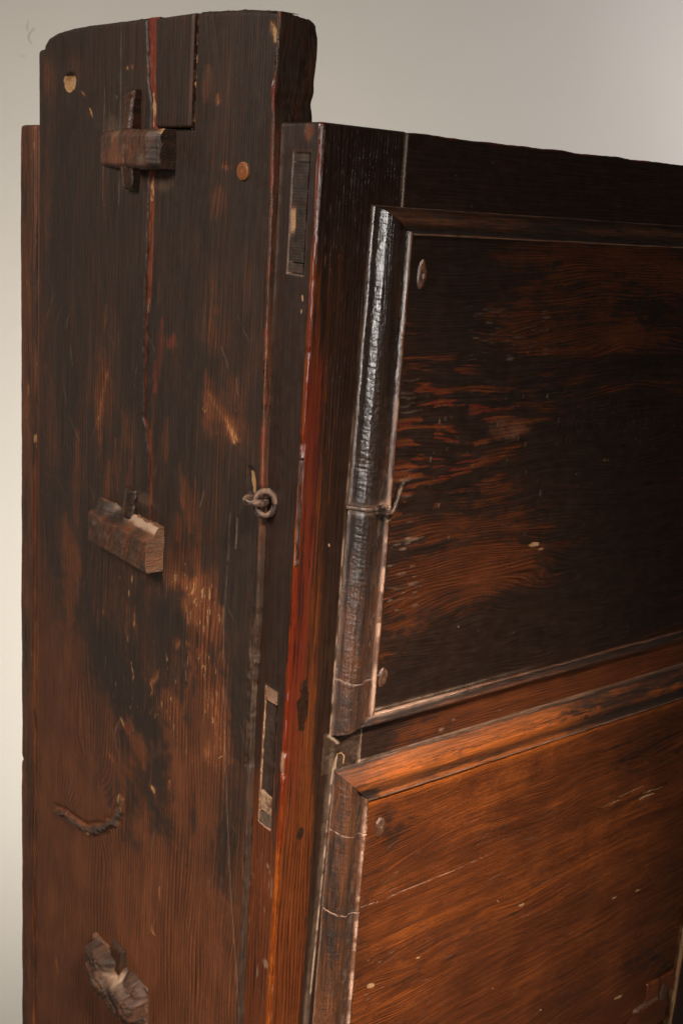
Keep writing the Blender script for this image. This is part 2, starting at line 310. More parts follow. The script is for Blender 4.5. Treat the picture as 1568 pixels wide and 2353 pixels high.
def side_paint(pt, s, t, seed=0):
    """wear of the whole side in one drawing, shared by both planks"""
    m = pt.m; n1 = fbm(s / 60, t / 190, 11, 4); n2 = fbm(s / 22, t / 90, 12, 4); n3 = fbm(s / 140, t / 130, 13, 3)
    low = ss(-470, -760, t + (n3 - .5) * 160)
    m['lac'][:] = .86 + (n1 - .5) * .46 + (n2 - .5) * .30 + (fbm(s / 5, t / 120, 14, 3) - .5) * .35 * ss(-80, -300, t)
    m['lac'] -= .10 * ss(-200, -420, t) * (n2 * .6 + .7)
    m['lac'] -= low * (.56 + (n2 - .5) * .4)
    m['lac'] -= .30 * ss(392, 425, s) * ss(-380, -520, t); m['lac'] -= .22 * ss(405, 450, s) * (n2 + .3)
    m['base'][:] = .34 + (n1 - .5) * .2 + .10 * low
    m['red'][:] = .10 + .34 * ss(.45, .75, fbm(s / 30, t / 200, 21, 3)) * ss(-60, -250, t) * (1 - low * .8)
    m['gl'][:] = .42
    B, L = pt.blob, pt.line
    # brown worn areas
    for x, y, rx, ry, v in [(115, 180, 20, 60, .35), (165, 160, 30, 50, .25), (110, 420, 10, 190, .25), (480, 760, 40, 60, .25), (560, 640, 30, 90, .2), (500, 950, 50, 90, .28), (240, 900, 18, 90, .32), (120, 1000, 20, 120, .3), (470, 1460, 55, 110, .62), (440, 1380, 40, 60, .4), (170, 1300, 30, 60, .35), (300, 1000, 25, 120, .22), (490, 1650, 50, 140, .55), (160, 1640, 45, 250, .6), (440, 1800, 60, 140, .5), (220, 2050, 110, 200, .5), (400, 2150, 120, 220, .55)]:
        B('lac', x, y, rx, ry, -v, 'add', .9, .45)
    # dark remains of lacquer low down
    for x, y, rx, ry, v in [(250, 1500, 60, 90, .3), (300, 1580, 70, 90, .4), (390, 1420, 40, 40, .3), (345, 1760, 60, 130, .5), (300, 1850, 20, 60, .35), (380, 1900, 40, 40, .35), (300, 1930, 55, 30, .3), (540, 1300, 40, 180, .4), (545, 1600, 18, 150, .35), (330, 2100, 40, 110, .22), (520, 1900, 25, 200, .25), (330, 1650, 110, 45, .3), (150, 1310, 40, 60, .3)]:
        B('lac', x, y, rx, ry, v, 'add', .9, .5)
    # red streaks where the undercoat shows
    for p, wd, v in [([(368, 730), (362, 800), (352, 900)], 7, 1.25), ([(395, 770), (385, 800)], 9, 1.15), ([(352, 830), (345, 1000)], 5, .6), ([(300, 1060), (288, 1150)], 5, .75), ([(425, 1100), (432, 1220)], 9, .6), ([(265, 1010), (270, 1130)], 5, .6), ([(410, 1060), (416, 1170)], 4, .7), ([(470, 850), (478, 960)], 8, .55), ([(225, 880), (230, 1020)], 7, .5), ([(500, 430), (490, 500)], 10, .5), ([(475, 150), (470, 230)], 7, .4), ([(150, 1180), (160, 1400)], 14, .55), ([(290, 1640), (296, 1700)], 8, .7), ([(320, 1690), (326, 1760)], 12, .5), ([(405, 1180), (405, 1240)], 6, .7), ([(250, 1060), (240, 1180)], 5, .6), ([(380, 960), (376, 1060)], 6, .6), ([(345, 990), (352, 1120)], 5, .6), ([(446, 1100), (452, 1300)], 5, .5), ([(180, 990), (176, 1200)], 9, .45), ([(362, 640), (360, 700)], 3, .5)]:
        L('red', p, wd * 1.5, v * .78, 'max', 1, 2, .6)
        L('lac', p, wd * 1.6, -.34, 'add', 1, 2, .6)
    # chipped bare wood
    for p, wd, v in [([(248, 850), (236, 900), (226, 960), (224, 985)], 3.5, .55), ([(478, 905), (500, 940), (525, 980), (540, 1010)], 6, .5), ([(516, 960), (530, 1000), (534, 1020)], 4, .6), ([(310, 1390), (308, 1440)], 2, .7), ([(302, 1520), (305, 1560)], 3, .7), ([(350, 1560), (346, 1600)], 3, .65), ([(277, 1650), (284, 1668)], 5, .85), ([(425, 1375), (432, 1430)], 4, .6), ([(440, 1365), (450, 1330)], 4, .55), ([(366, 1540), (352, 1570)], 3, .6), ([(365, 2035), (367, 2068)], 2, .9), ([(346, 2122), (350, 2140), (358, 2150)], 3, .8), ([(242, 700), (238, 760)], 3, .3), ([(205, 250), (211, 270)], 3, .9), ([(186, 208), (196, 218)], 3, .8), ([(290, 150), (291, 160)], 2.4, .9), ([(266, 220), (267, 228)], 2, .9), ([(305, 272), (305, 280)], 2.2, .9), ([(302, 150), (302, 158)], 2.2, .8), ([(302, 224), (302, 228)], 2.2, .9), ([(238, 468), (238, 470)], 2.2, .8), ([(498, 215), (496, 240)], 2.4, .6), ([(625, 60), (628, 95)], 7, .95), ([(618, 45), (624, 75)], 4, .7), ([(514, 380), (516, 388)], 6, .62), ([(130, 2200), (134, 2240)], 3, .3), ([(250, 1730), (258, 1745)], 6, .5), ([(274, 1825), (279, 1860)], 5, .8), ([(348, 1806), (352, 1818)], 7, .95), ([(390, 1790), (386, 1812)], 2, .5), ([(402, 1935), (404, 1950)], 3, .5), ([(236, 1400), (236, 1408)], 3, .7), ([(412, 1470), (405, 1490)], 4, .6), ([(470, 1700), (475, 1750)], 6, .4), ([(497, 1590), (499, 1640)], 5, .5)]:
        L('tan', p, wd * .8, v * .92, 'max', .9, 2.2, .5); L('h', p, wd * .8, -.35, 'add', .9, 2.2, .5); L('base', p, wd * 2.2, .16, 'add', 1, 2.5, .5); L('lac', p, wd * 2.2, -.25, 'add', 1, 2.5, .5)
    pt.specks('tan', 260, 1320, 500, 1760, 130, 1.3, 7, .62, 3); pt.specks('tan', 420, 1350, 510, 1560, 70, 1.5, 9, .6, 4); pt.specks('tan', 110, 300, 600, 1300, 36, .9, 3, .55, 5); pt.specks('tan', 120, 1800, 530, 2340, 34, .9, 4, .5, 6); pt.specks('tan', 440, 600, 560, 1020, 50, 2, 5, .45, 7)
    pt.specks('red', 120, 900, 560, 1700, 60, 4, 34, .55, 8); pt.specks('lac', 250, 1350, 500, 1950, 40, 8, 34, .9, 9)
    # scratches and long lines
    for p in [[(512, 1390), (516, 1700), (530, 2050), (552, 2352)]]:
        L('dust', p, 1.1, .35, 'max', .8, .4); L('h', p, 1.8, -.5, 'add', .8, .4)
    for p in [[(524, 1180), (520, 1290)], [(519, 1300), (514, 1420)], [(225, 1240), (229, 1180)], [(278, 50), (276, 330), (272, 470)], [(240, 200), (236, 460)]]:
        L('dust', p, 1.0, .28, 'max', .8, .5)
    r = random.Random(4)
    for i in range(60):
        x = r.uniform(120, 560); y = r.uniform(600, 2300); a = r.uniform(-.5, .5); l = r.uniform(15, 60)
        L('dust', [(x, y), (x + a * l, y + l)], .8, r.uniform(.12, .35), 'max', .9, 1.5)
    for i in range(70):
        x = r.uniform(430, 560); y = r.uniform(850, 1750); a = r.uniform(-1.2, 1.2); l = r.uniform(10, 34)
        L('tan', [(x, y), (x + a * l, y + l * .7), (x + a * l * .4, y + l)], .7, r.uniform(.3, .5), 'max', .9, 2)
    sc = fbm(s / 26, t / 34, 301, 4); hat = fbm(s / 1.6, t / 11, 302, 3); hat2 = fbm((s + t * .3) / 1.8, (t - s * .4) / 9, 303, 3)
    for x, y, rx, ry, v in [(455, 1470, 75, 190, 1.0), (330, 1560, 90, 230, .7), (505, 960, 60, 110, .75), (235, 920, 40, 110, .6), (480, 1680, 60, 130, .8), (380, 1330, 90, 60, .6), (450, 700, 90, 110, .35), (180, 1350, 60, 120, .4), (320, 1060, 90, 100, .3)]:
        c = SP(x, y); a = SP(x + rx, y); b = SP(x, y + ry); g = np.exp(-(((s - c[0]) / (a[0] - c[0])) ** 2 + ((t - c[1]) / (b[1] - c[1])) ** 2)) * v
        m['tan'] += g * .56 * ss(.47, .67, sc) * ss(.50, .70, np.maximum(hat, hat2)); m['lac'] -= g * .45 * ss(.42, .62, sc) * (.4 + hat); m['base'] += g * .18 * ss(.42, .62, sc)
    # soft dirt round the tenons
    for x, y, rx, ry in [(262, 300, 30, 40), (375, 420, 26, 24), (300, 420, 24, 18), (330, 1145, 26, 18)]:
        B('dust', x, y, rx, ry, .16, 'max', 1.0, .5); B('lac', x, y, rx, ry, -.22, 'add', 1.0, .5)
    # knot hole with bare rim, top left
    B('h', 161, 186, 12, 21, -5.5, 'mix', .35, .2); B('tan', 160, 190, 14, 22, .95, 'max', .3, .35); B('dust', 162, 188, 9, 14, .5, 'max', .5, .3)
    # bark ridge of the old knot
    kn = [(130, 1866), (150, 1872), (172, 1888), (200, 1908), (235, 1906), (262, 1890), (278, 1868), (281, 1838)]
    L('h', kn, 8, 1.9, 'add', .9, 4.5, .25); L('h', kn, 6, 1.2, 'add', .9, 8, .4); L('lac', kn, 10, .8, 'max', .6, 2, .3); L('red', kn, 10, 0, 'mix', .6, 2)
    L('h', [(p[0], p[1] - 13) for p in kn[:-1]], 6, -1.4, 'add', .9, 2); L('tan', [(200, 1918), (206, 1914)], 3, .8, 'max'); L('dust', kn, 6, .14, 'max', .9, 6, .3)
    # waves of the hand-planed face
    m['lac'] += .42 * (fbm(s / 1.6, t / 70, 35, 3) - .5); m['h'] += (fbm(s / 70, t / 240, 31, 3) - .5) * 1.5 + (fbm(s / 9, t / 60, 32, 3) - .5) * .28 + (fbm(s / 3, t / 30, 33, 2) - .5) * .10
    K = SP(205, 1830); dx = (s - K[0]) / 60; dz = (t - K[1]) / 34
    warp = 34 * np.exp(-(dx ** 2 + dz ** 2)) * np.sign(dx) * np.minimum(1, np.abs(dx) * 2)
    ring = (s + (fbm(s / 120, t / 500, 41, 3) - .5) * 70 + (fbm(s / 40, t / 150, 42, 2) - .5) * 8 + warp) / 5.2
    setgrain(pt, ring, t * 1.0, s)

def left_plank():
    U, V = np.meshgrid(np.linspace(0, 1, 175), np.linspace(0, 1, 1300), indexing='ij')
    U = np.where(U < .02, U * .6, U)
    smax = 455.0
    # height grid follows the curved top
    t0 = ZL; s_est = smax + (243 - smax) * U; t = t0 + (ztop(s_est) - t0) * V
    edge = smax + (fbm(t / 40, t * 0, 3, 3) - .5) * 1.8
    s = edge + (sL(t) - edge) * U; t = t0 + (ztop(s) - t0) * V + (fbm(s / 6, s * 0, 8, 3) - .5) * 1.6 * V ** 20
    pt = Paint(s, t, SP, 1.35, 3.0); side_paint(pt, s, t)
    pt.m['h'] += fillet(edge - s, 5) + fillet((ztop(s) - t) * .9, 4)
    pt.m['h'] += fillet(s - sL(t), 1.6) * ss(-420, -330, t)
    P = np.stack([s * 0 + SX, s, t], -1) * .001
    sheet('side_plank', P, const((-1, 0, 0), s.shape), pt, SIDE, (.030, 0, 0), rows=2, skirt=dict(lac=.15, red=.8, tan=.25))
left_plank()

SE = 56.0   # front edge of the right plank
EDG = np.array([SP(x, y) for x, y in [(640, 25), (636, 120), (628, 200), (626, 280), (622, 480), (612, 700), (606, 900), (600, 1110), (597, 1200), (590, 1400), (578, 1600), (572, 1750), (560, 2050), (545, 2352)]])
def sE(t): return np.interp(-t, -EDG[:, 1], EDG[:, 0]) + (fbm(t / 30, t * 0, 77, 3) - .5) * .9
def right_plank():
    r = 2.5; TH = 36.0
    qa = np.linspace(0, 1, 150); qb = np.linspace(0, 1, 9)[1:]; qc = np.linspace(0, 1, 46)[1:]
    vv = np.unique(np.concatenate([np.linspace(0, 1, 1250)]))
    NQ = len(qa) + len(qb) + len(qc)
    kind = np.concatenate([np.zeros(len(qa)), np.ones(len(qb)), np.full(len(qc), 2)]); par = np.concatenate([qa, qb, qc])
    Kd, V = np.meshgrid(kind, vv, indexing='ij'); Pr, _ = np.meshgrid(par, vv, indexing='ij')
    t0 = ZL; tt = t0 + (83 - t0) * V
    for _ in range(2):
        stp = SP(446, 100)[0]
        e = sE(tt); lft = np.where(tt > -5.5, stp - 3.0 + (fbm(tt / 6, tt * 0, 15, 3) - .5) * 1.6, sR(tt)); m0 = stp - 8.0
        s = np.where(Kd == 0, np.where(Pr < .38, lft + (m0 - lft) * Pr / .38, m0 + (e + r - m0) * (Pr - .38) / .62), np.where(Kd == 1, e + r - r * np.sin(Pr * np.pi / 2), e))
        X = np.where(Kd == 0, SX, np.where(Kd == 1, SX + r - r * np.cos(Pr * np.pi / 2), SX + r + (TH - r) * Pr))
        dep = np.clip((X - SX) / TH, 0, 1)
        ztp = ztop(np.where(Kd == 0, s, e)) - 2.5 * dep - 9.0 * (1 - np.sqrt(np.maximum(0, 1 - np.clip((dep - .70) / .30, 0, 1) ** 2)))
        tt = t0 + (ztp - t0) * V
    t = tt + (fbm(s / 6 + X / 5, s * 0, 8, 3) - .5) * 1.6 * V ** 20
    pt = Paint(s, t, SP, 1.35, 3.0); side_paint(pt, s, t)
    ed = Kd == 2
    # front edge of the board
    m = pt.m; g = (Kd >= 1)
    nn = fbm(X / 8, t / 40, 51, 4); m['lac'] = np.where(g, .66 + (nn - .5) * .5, m['lac']); m['red'] = np.where(g, .30 * ss(.4, .7, fbm(X / 6, t / 14, 52, 3)), m['red']); m['tan'] = np.where(g, .0, m['tan']); m['dust'] = np.where(g, .05, m['dust']); m['base'] = np.where(g, .33, m['base'])
    m['lac'] = np.where(g & (t < -5), m['lac'] - .25 + .45 * ss(-280, -340, t), m['lac'])
    worn = (np.exp(-((s - e - r) / 2.0) ** 2) * (Kd == 0) + (Kd == 1)) * (.25 + .75 * ss(-330, -230, t)); wn = fbm(t / 18, t * 0 + X / 9, 61, 3)
    m['red'] += worn * .55 * ss(.35, .6, wn); m['lac'] -= worn * .45 * ss(.3, .6, wn)
    m['gl'] += worn * .40
    nick = np.exp(-((t - 66) / 3.0) ** 2) * np.clip((dep - .75) / .25, 0, 1) * 2.2
    m['h'] += np.where(g, (fbm(X / 7, t / 16, 53, 3) - .5) * 1.1, 0) - nick
    m['h'] += np.where(g, -2.2 * np.exp(-((t - 15) / 5) ** 2) * ss(.0, .2, dep) + 1.2 * np.exp(-((t - 24) / 4) ** 2), 0)
    m['tan'] = np.where(g & (t > -5), np.maximum(m['tan'], .42 * np.exp(-((t - 14) / 7) ** 2) * np.exp(-((dep - .3) / .2) ** 2)), m['tan'])
    m['h'] += (np.where(g, 0, fillet((ztp - t) * .9, 4)) + np.where(Kd == 0, fillet(s - lft, 1.6) * ss(-420, -330, t), 0))
    # a sliver torn off beside the iron loop and rough filler low down along the joint
    pt.line('tan', [(575, 1085), (577, 1105), (578, 1130)], 5, .9, 'max', .5, .8, .3); pt.line('h', [(573, 1080), (576, 1130)], 7, -1.5, 'add', .6, .8)
    pt.line('tan', [(584, 1400), (580, 1450), (577, 1520), (575, 1600)], 4, .42, 'max', .8, 3, .4); pt.line('dust', [(585, 1390), (580, 1450), (576, 1560), (574, 1650), (571, 1700)], 3.5, .16, 'max', .8, 4.5, .5); pt.line('h', [(583, 1400), (578, 1500), (574, 1650), (570, 1760)], 5, -1.2, 'add', .7, 3.5)
    pt.line('dust', [(541, 1190), (538, 1260)], 1.6, .5, 'max', .6, .8, .4)
    ang = np.where(Kd == 0, 0, np.where(Kd == 1, Pr * np.pi / 2, np.pi / 2))
    N = np.stack([-np.cos(ang), -np.sin(ang), ang * 0], -1)
    P = np.stack([X, s, t], -1) * .001
    pt.pos = np.where(g, 500 + X, s); pt.ring = np.where(g, X / 5 + (nn - .5) * 3, pt.ring)
    bk = np.stack([.014 * np.cos(ang), .03 * np.sin(ang), ang * 0], -1)
    sheet('side_plank', P, N, pt, SIDE, bk, rows=2, skirt=dict(lac=.35, red=.3, tan=.5))
right_plank()

def strip(name, s_of, t0, t1, X, painter, ds=1.0, dt=.8, back=(.02, 0, 0), mat=SIDE, parent=root, **kw):
    """flat piece lying in the side: s_of(t) -> (s0, s1)"""
    n = max(6, int(abs(np.max(s_of(np.array([t0, t1]))[1] - s_of(np.array([t0, t1]))[0])) / ds)); mrow = int((t1 - t0) / dt)
    U, V = np.meshgrid(np.linspace(0, 1, n), np.linspace(0, 1, mrow), indexing='ij'); t = t0 + (t1 - t0) * V
    a, b = s_of(t); s = a + (b - a) * U
    pt = Paint(s, t, SP, 1.35, 3.0); setgrain(pt, s / 5, t, s); painter(pt, s, t, U, V)
    P = np.stack([s * 0 + X, s, t], -1) * .001
    return sheet(name, P, const((-1, 0, 0), s.shape), pt, mat, back, parent, **kw)
def p_split(pt, s, t, U, V):
    m = pt.m; up = ss(-8, 5, t)
    m['lac'][:] = .12 + .35 * ss(.55, .8, fbm(s / 4, t / 25, 3, 3)); m['red'][:] = .80 * up + .62 * (1 - up) + .3 * (fbm(s / 6, t / 30, 4, 3) - .5); m['tan'][:] = .05 + .36 * ss(.5, .72, fbm(s / 8, t / 22, 5, 3)) * (1 - .7 * up); m['base'][:] = .45
    pt.line('tan', [(348, 215), (351, 250), (349, 290)], 4, .8, 'max', .8, 3, .4); pt.line('tan', [(346, 405), (345, 440), (343, 470)], 4, .62, 'max', .9, 4, .4); m['tan'] *= .35 + 1.1 * fbm(s / 2.5, t / 7, 8, 3)
    pt.line('lac', [(337, 700), (336, 790), (330, 960)], 4, .9, 'max', .6, 2); m['lac'][t < -170] += .25
    m['h'] += (fbm(s / 3, t / 12, 7, 3) - .5) * 3.0
strip('split_wood', lambda t: (sL(t) + 4, sR(t) - 4), -330, 84, SX + 2.6, p_split, dt=.9, rows=1)
def p_fill(pt, s, t, U, V):
    m = pt.m; n = fbm(s / 20, t / 70, 6, 4); m['lac'][:] = .80 + (n - .5) * .4; m['base'][:] = .3; m['red'][:] = .05; m['h'] += (fbm(s / 8, t / 50, 7, 3) - .5) * .5 + fillet((s - s.min(0, keepdims=True)), 1.5) + fillet((s.max(0, keepdims=True) - s), 1.5) + fillet(t - t.min(), 1.5) + fillet(t.max() - t, 3)
    m['red'] += .5 * np.exp(-((s - s.min(0, keepdims=True)) / 2.5) ** 2) * fbm(t / 15, s * 0, 3, 3); m['lac'] -= .4 * np.exp(-((s - s.min(0, keepdims=True)) / 3) ** 2); m['gl'][:] = .42
    m['tan'] += .45 * np.exp(-((t - t.min()) / 2.5) ** 2) * ss(.4, .6, fbm(s / 6, t * 0, 9, 2))
fr_a, fr_b = SP(444, 40)[0], SP(356, 40)[0]; fr_c, fr_d = SP(435, 296)[0], SP(355, 296)[0]
strip('filler_strip', lambda t: (fr_c + (fr_a - fr_c) * (t + 4) / 88 + 1.0, fr_d + (fr_b - fr_d) * (t + 4) / 88), -3.2, 83.0, SX + .9, p_fill, ds=1.2, dt=.8, skirt=dict(lac=.5, tan=.4))
def p_gap(pt, s, t, U, V):
    m = pt.m; m['lac'][:] = .75 + (fbm(s / 3, t / 5, 3, 3) - .5) * .8; m['tan'][:] = .75 * ss(.5, .7, fbm(s / 3, t / 6, 4, 3)); m['h'] += (fbm(s / 3, t / 5, 6, 3) - .5) * 4; m['base'][:] = .4
strip('gap_wood', lambda t: (fr_c - 8 + t * 0, fr_c + 5 + t * 0), -10, 82, SX + 5, p_gap, rows=1)

# knot plug let into the plank
def disc(name, c, r, axis, mat, X, parent, wear, lift=.3, ry=None):
    n = 22; U, V = np.meshgrid(np.linspace(.02, 1, 7), np.linspace(0, 2 * np.pi, n + 1), indexing='ij'); ry = ry or r
    a = c[0] + U * r * np.cos(V); b = c[1] + U * ry * np.sin(V); pt = Paint(a, b, SP, 1.35, 3); setgrain(pt, U * r / 1.2, V * 0, U * 4)
    for k, v in wear.items(): pt.m[k][:] = v
    pt.m['tan'] += .3 * ss(.8, 1, U); pt.m['h'][:] = lift + fillet((1 - U) * r, .8)
    if axis == 'x': P = np.stack([a * 0 + X, a, b], -1); N = const((-1, 0, 0), a.shape); bk = (.006, 0, 0)
    else: P = np.stack([a, a * 0 + X, b], -1); N = const((0, -1, 0), a.shape); bk = (0, .006, 0)
    return sheet(name, P * .001, N, pt, mat, bk, parent, rows=1)
disc('peg', SP(556, 393), 8.0, 'x', SIDE, SX, root, dict(lac=.12, red=.15, tan=.22, base=.72), .5, 6.8)

# ------------------------------------------------------------------ tenons that run through the side, with their wedges
def tenon(sa, sb, ta, tb, hfun, paint, name='tenon', parent=root, ds=1.0, dt=.8, seed=0, rough=.0, skirt=None, rad=2.2, xo=SX, bkz=0, rows=8, taper=None):
    U, V = np.meshgrid(np.linspace(0, 1, int((sb - sa) / ds) + 4), np.linspace(0, 1, int((tb - ta) / dt) + 4), indexing='ij')
    s = sa + (sb - sa) * U; t = ta + (tb - ta) * V
    ew = (fbm(t / 9, t * 0, seed, 3) - .5) * 2.4; s = s + ew * (np.abs(U - .5) * 2) ** 3
    t = t + (fbm(s / 12, s * 0, seed + 3, 3) - .5) * 2.6 * (np.abs(V - .5) * 2) ** 3
    if taper: t = taper(s, t, U, V)
    pt = Paint(s, t, SP, 1.35, 3.0); setgrain(pt, (s * .4 + t * .2) / 3 + fbm(s / 9, t / 9, seed) * 2, t * .6, s)
    h = hfun(s, t, U, V); d = np.minimum(np.minimum((s - s.min()) , (s.max() - s)), np.minimum((t - ta), (tb - t)))
    pt.m['h'][:] = h + fillet(np.maximum(d, 0), rad) + (fbm(s / 18, t / 13, seed + 5, 3) - .5) * 1.8 + (fbm(s / 14, t / 2.2, seed + 6, 3) - .5) * .55
    paint(pt, s, t, U, V)
    P = np.stack([s * 0 + xo, s, t], -1) * .001
    bk = np.stack([pt.m['h'] * .001 + .004, h * 0, h * 0], -1)
    return sheet(name, P, const((-1, 0, 0), s.shape), pt, SIDE, bk, parent, rows, skirt, rough)
def p_block(dark=.5, tan=.25, extra=None):
    def f(pt, s, t, U, V):
        m = pt.m; n = fbm(s / 12, t / 16, 71, 4); m['lac'][:] = dark + (n - .5) * .9; m['base'][:] = .38; m['tan'][:] = tan * ss(.45, .75, fbm(s / 5, t / 14, 72, 3)); m['dust'][:] = .04 + .2 * ss(.5, .8, fbm(s / 14, t / 10, 73, 3)); m['red'][:] = .16
        e = np.minimum(np.minimum(U, 1 - U) * 4, np.minimum(V, 1 - V) * 2); m['tan'] += .16 * np.exp(-(e / .06) ** 2) * ss(.4, .6, fbm(s / 6, t / 6, 74, 2)); m['gl'][:] = .40
        if extra: extra(pt, s, t, U, V)
    return f
def wedge_p(pt, s, t, U, V):
    m = pt.m; m['lac'][:] = .72 + (fbm(s / 5, t / 20, 5, 3) - .5) * .5; m['red'][:] = .22; m['base'][:] = .35; m['tan'][:] = .3 * ss(.6, .8, fbm(s / 4, t / 14, 6, 3)); m['gl'][:] = .62
# first tenon (level, sloped away at its far end, its near end darker and split)
def h1(s, t, U, V): return np.interp(s, [190, 196, 203, 240, 244, 252, 313], [13.0, 14.5, 20.0, 19.0, 16.5, 14.5, 4.0]) - 2.5 * ss(.80, 1, V) - 3.0 * ss(.14, 0, V) - 2.0 * np.exp(-((s - 246 - 3 * fbm(t / 6, t * 0, 5, 3)) / 1.6) ** 2)
def x1(pt, s, t, U, V):
    m = pt.m; g = np.exp(-((s - 272) / 22) ** 2); m['tan'] += g * .28 * ss(.45, .65, fbm(s / 3, t / 9, 75, 3)); m['lac'] -= g * .25; g2 = ss(203, 197, s); m['lac'] += g2 * .3; m['tan'] += g2 * .5 * (V > .86) ; m['gl'] += .3 * np.exp(-((s - 203) / 2) ** 2) * (1 - V)
b1 = tenon(191, 312, -37.5, -6.0, h1, p_block(.58, .2, x1), seed=1, rough=.00015, skirt=dict(lac=.7, tan=.1, dust=.06, base=.4), rad=2.5)
tenon(247, 266, -8, 27, lambda s, t, U, V: 8.5 + 4 * (1 - V) - 3 * np.abs(U - .35), wedge_p, 'wedge', b1, seed=2, rad=4, rows=4)
tenon(247, 265, -55, -34, lambda s, t, U, V: 9 + 3 * V - 3 * np.abs(U - .5), wedge_p, 'wedge', b1, seed=3, rad=4, rows=4)
# second tenon: its upper edge hollowed out, pale with dust, and a clean end towards the front
def ch2(U, V, s): return ss(.66 + .07 * (fbm(s / 14, s * 0, 88, 3) - .5) * 2, .80, V)
def h2(s, t, U, V): c = ch2(U, V, s); return np.interp(s, [188, 200, 300, 318], [17.0, 17.4, 15.5, 14.0]) - c * (8.0 + 5.0 * np.exp(-((U - .66) / .18) ** 2)) - 3.5 * c * ss(.8, 1, V) + 4 * np.exp(-((U - .86) / .1) ** 2) * c
def x2(pt, s, t, U, V):
    m = pt.m; c = ch2(U, V, s); cr = c * ss(.62, .30, U) * ss(.78, .92, V + .10 * (fbm(s / 8, t / 4, 89, 3) - .5)); m['dust'] += cr * 1.0; m['tan'] += cr * .4; m['lac'] += c * .5 * ss(.4, .6, U) ; m['lac'] -= cr * .8; m['dust'] += c * .5 * np.exp(-((U - .72) / .05) ** 2) * ss(.86, .95, V)
b2 = tenon(190, 306, -385, -344, h2, p_block(.56, .30, x2), seed=4, rough=.00018, skirt=dict(lac=.36, tan=.18, dust=.32, base=.5), rad=1.5)
tenon(238, 258, -350, -321, lambda s, t, U, V: 9 - 5 * V - 3 * np.abs(U - .5), wedge_p, 'wedge', b2, seed=5, rad=5, rows=4)
# third tenon: a gnarled, broken stump with a bite out of its upper middle
def h3(s, t, U, V):
    r = np.clip((2 * np.abs(U - .5)) ** 4 + (2 * np.abs(V - .5)) ** 4, 0, 1)
    h = np.interp(s, [188, 200, 240, 300], [20, 23, 21, 19]) * (.35 + .65 * (1 - r) ** .35)
    h = h - 15 * np.exp(-((s - 250 + (V - .5) * 26) / 13) ** 2) * ss(.40, .72, V) - 6.5 * ss(.62, .72, V + .2 * (fbm(s / 16, s * 0, 93, 3) - .5)) * (U < .42) * ss(.42, .36, U)
    return h + (fbm(s / 16, t / 8, 94, 3) - .5) * 4.5 + (fbm((s + t) / 3, (t - s) / 20, 97, 2) - .5) * 1.2 - 2.5 * np.exp(-((s - 206 - 4 * fbm(t / 8, t * 0, 95, 2)) / 1.5) ** 2)
def x3(pt, s, t, U, V):
    m = pt.m; m['gl'][:] = .22; g = np.exp(-((s - 244 + (V - .5) * 26) / 16) ** 2) * ss(.5, .66, V) * ss(.90, .76, V); m['dust'] += g * .75; m['lac'] -= g * .4; m['tan'] += .4 * np.exp(-((s - 296) / 5) ** 2 - ((t + 846) / 5) ** 2); m['tan'] += ss(204, 198, s) * .3 * fbm(s / 3, t / 10, 96, 3)
b3 = tenon(191, 304, -870, -821, h3, p_block(.66, .16, x3), seed=6, rough=.0002, skirt=dict(lac=.55, tan=.12, dust=.15, base=.4), rad=5)
tenon(238, 263, -836, -805, lambda s, t, U, V: 8 - 3 * V, wedge_p, 'wedge', b3, seed=7, rad=7, rows=4)

# ------------------------------------------------------------------ back post
def back_post():
    U, V = np.meshgrid(np.linspace(0, 1, 34), np.linspace(0, 1, 1000), indexing='ij'); t = ZL + (0.5 - ZL) * V
    edge = 497 + (fbm(t / 38, t * 0, 91, 4) - .5) * 3.4 - 3.2 * np.exp(-((t + 700) / 3.0) ** 2)
    s = edge + (461 - edge) * U; pt = Paint(s, t, SP, 1.35, 3.0); m = pt.m
    n = fbm(s / 14, t / 80, 92, 4); m['lac'][:] = .48 + (n - .5) * .9; m['base'][:] = .45; m['red'][:] = .28 + .4 * (fbm(s / 12, t / 60, 93, 3) - .5); m['gl'][:] = .45
    pt.specks('tan', 62, 300, 92, 2340, 60, 2, 10, .6, 12)
    m['h'] += (fbm(s / 10, t / 60, 94, 3) - .5) * 1.2 + fillet(edge - s, 5) + fillet(s - 461, 3) + fillet(.5 - t, 4) * 1.0
    m['tan'] += .25 * np.exp(-((s - 461) / 2) ** 2) * ss(.5, .8, fbm(t / 60, t * 0, 5, 3))
    setgrain(pt, (s + (fbm(s / 30, t / 200, 3) - .5) * 20) / 5, t, s)
    P = np.stack([s * 0 + SX - 0.5, s, t], -1) * .001
    sheet('back_post', P, const((-1, 0, 0), s.shape), pt, SIDE, (.05, 0, 0), rows=2)
    def p(pt, s, t, U, V):
        m = pt.m; m['lac'][:] = .3; m['red'][:] = .3; m['base'][:] = .4; m['tan'][:] = .62 * np.exp(-((U - .25) / .16) ** 2) * ss(-380, -520, t + 130 * (fbm(t / 50, t * 0, 6, 3) - .5)); m['h'] += fillet((1 - np.abs(2 * U - 1)) * 3, 2) + (fbm(s / 3, t / 20, 6, 3) - .5) * 1.0; m['red'] += .4 * ss(.5, .7, fbm(t / 90, t * 0, 8, 2))
    strip('corner_bead', lambda t: (455.6 + t * 0, 460.2 + t * 0), ZL, -.5, SX + 1.8, p, ds=.5, dt=1.0, rows=1)
back_post()

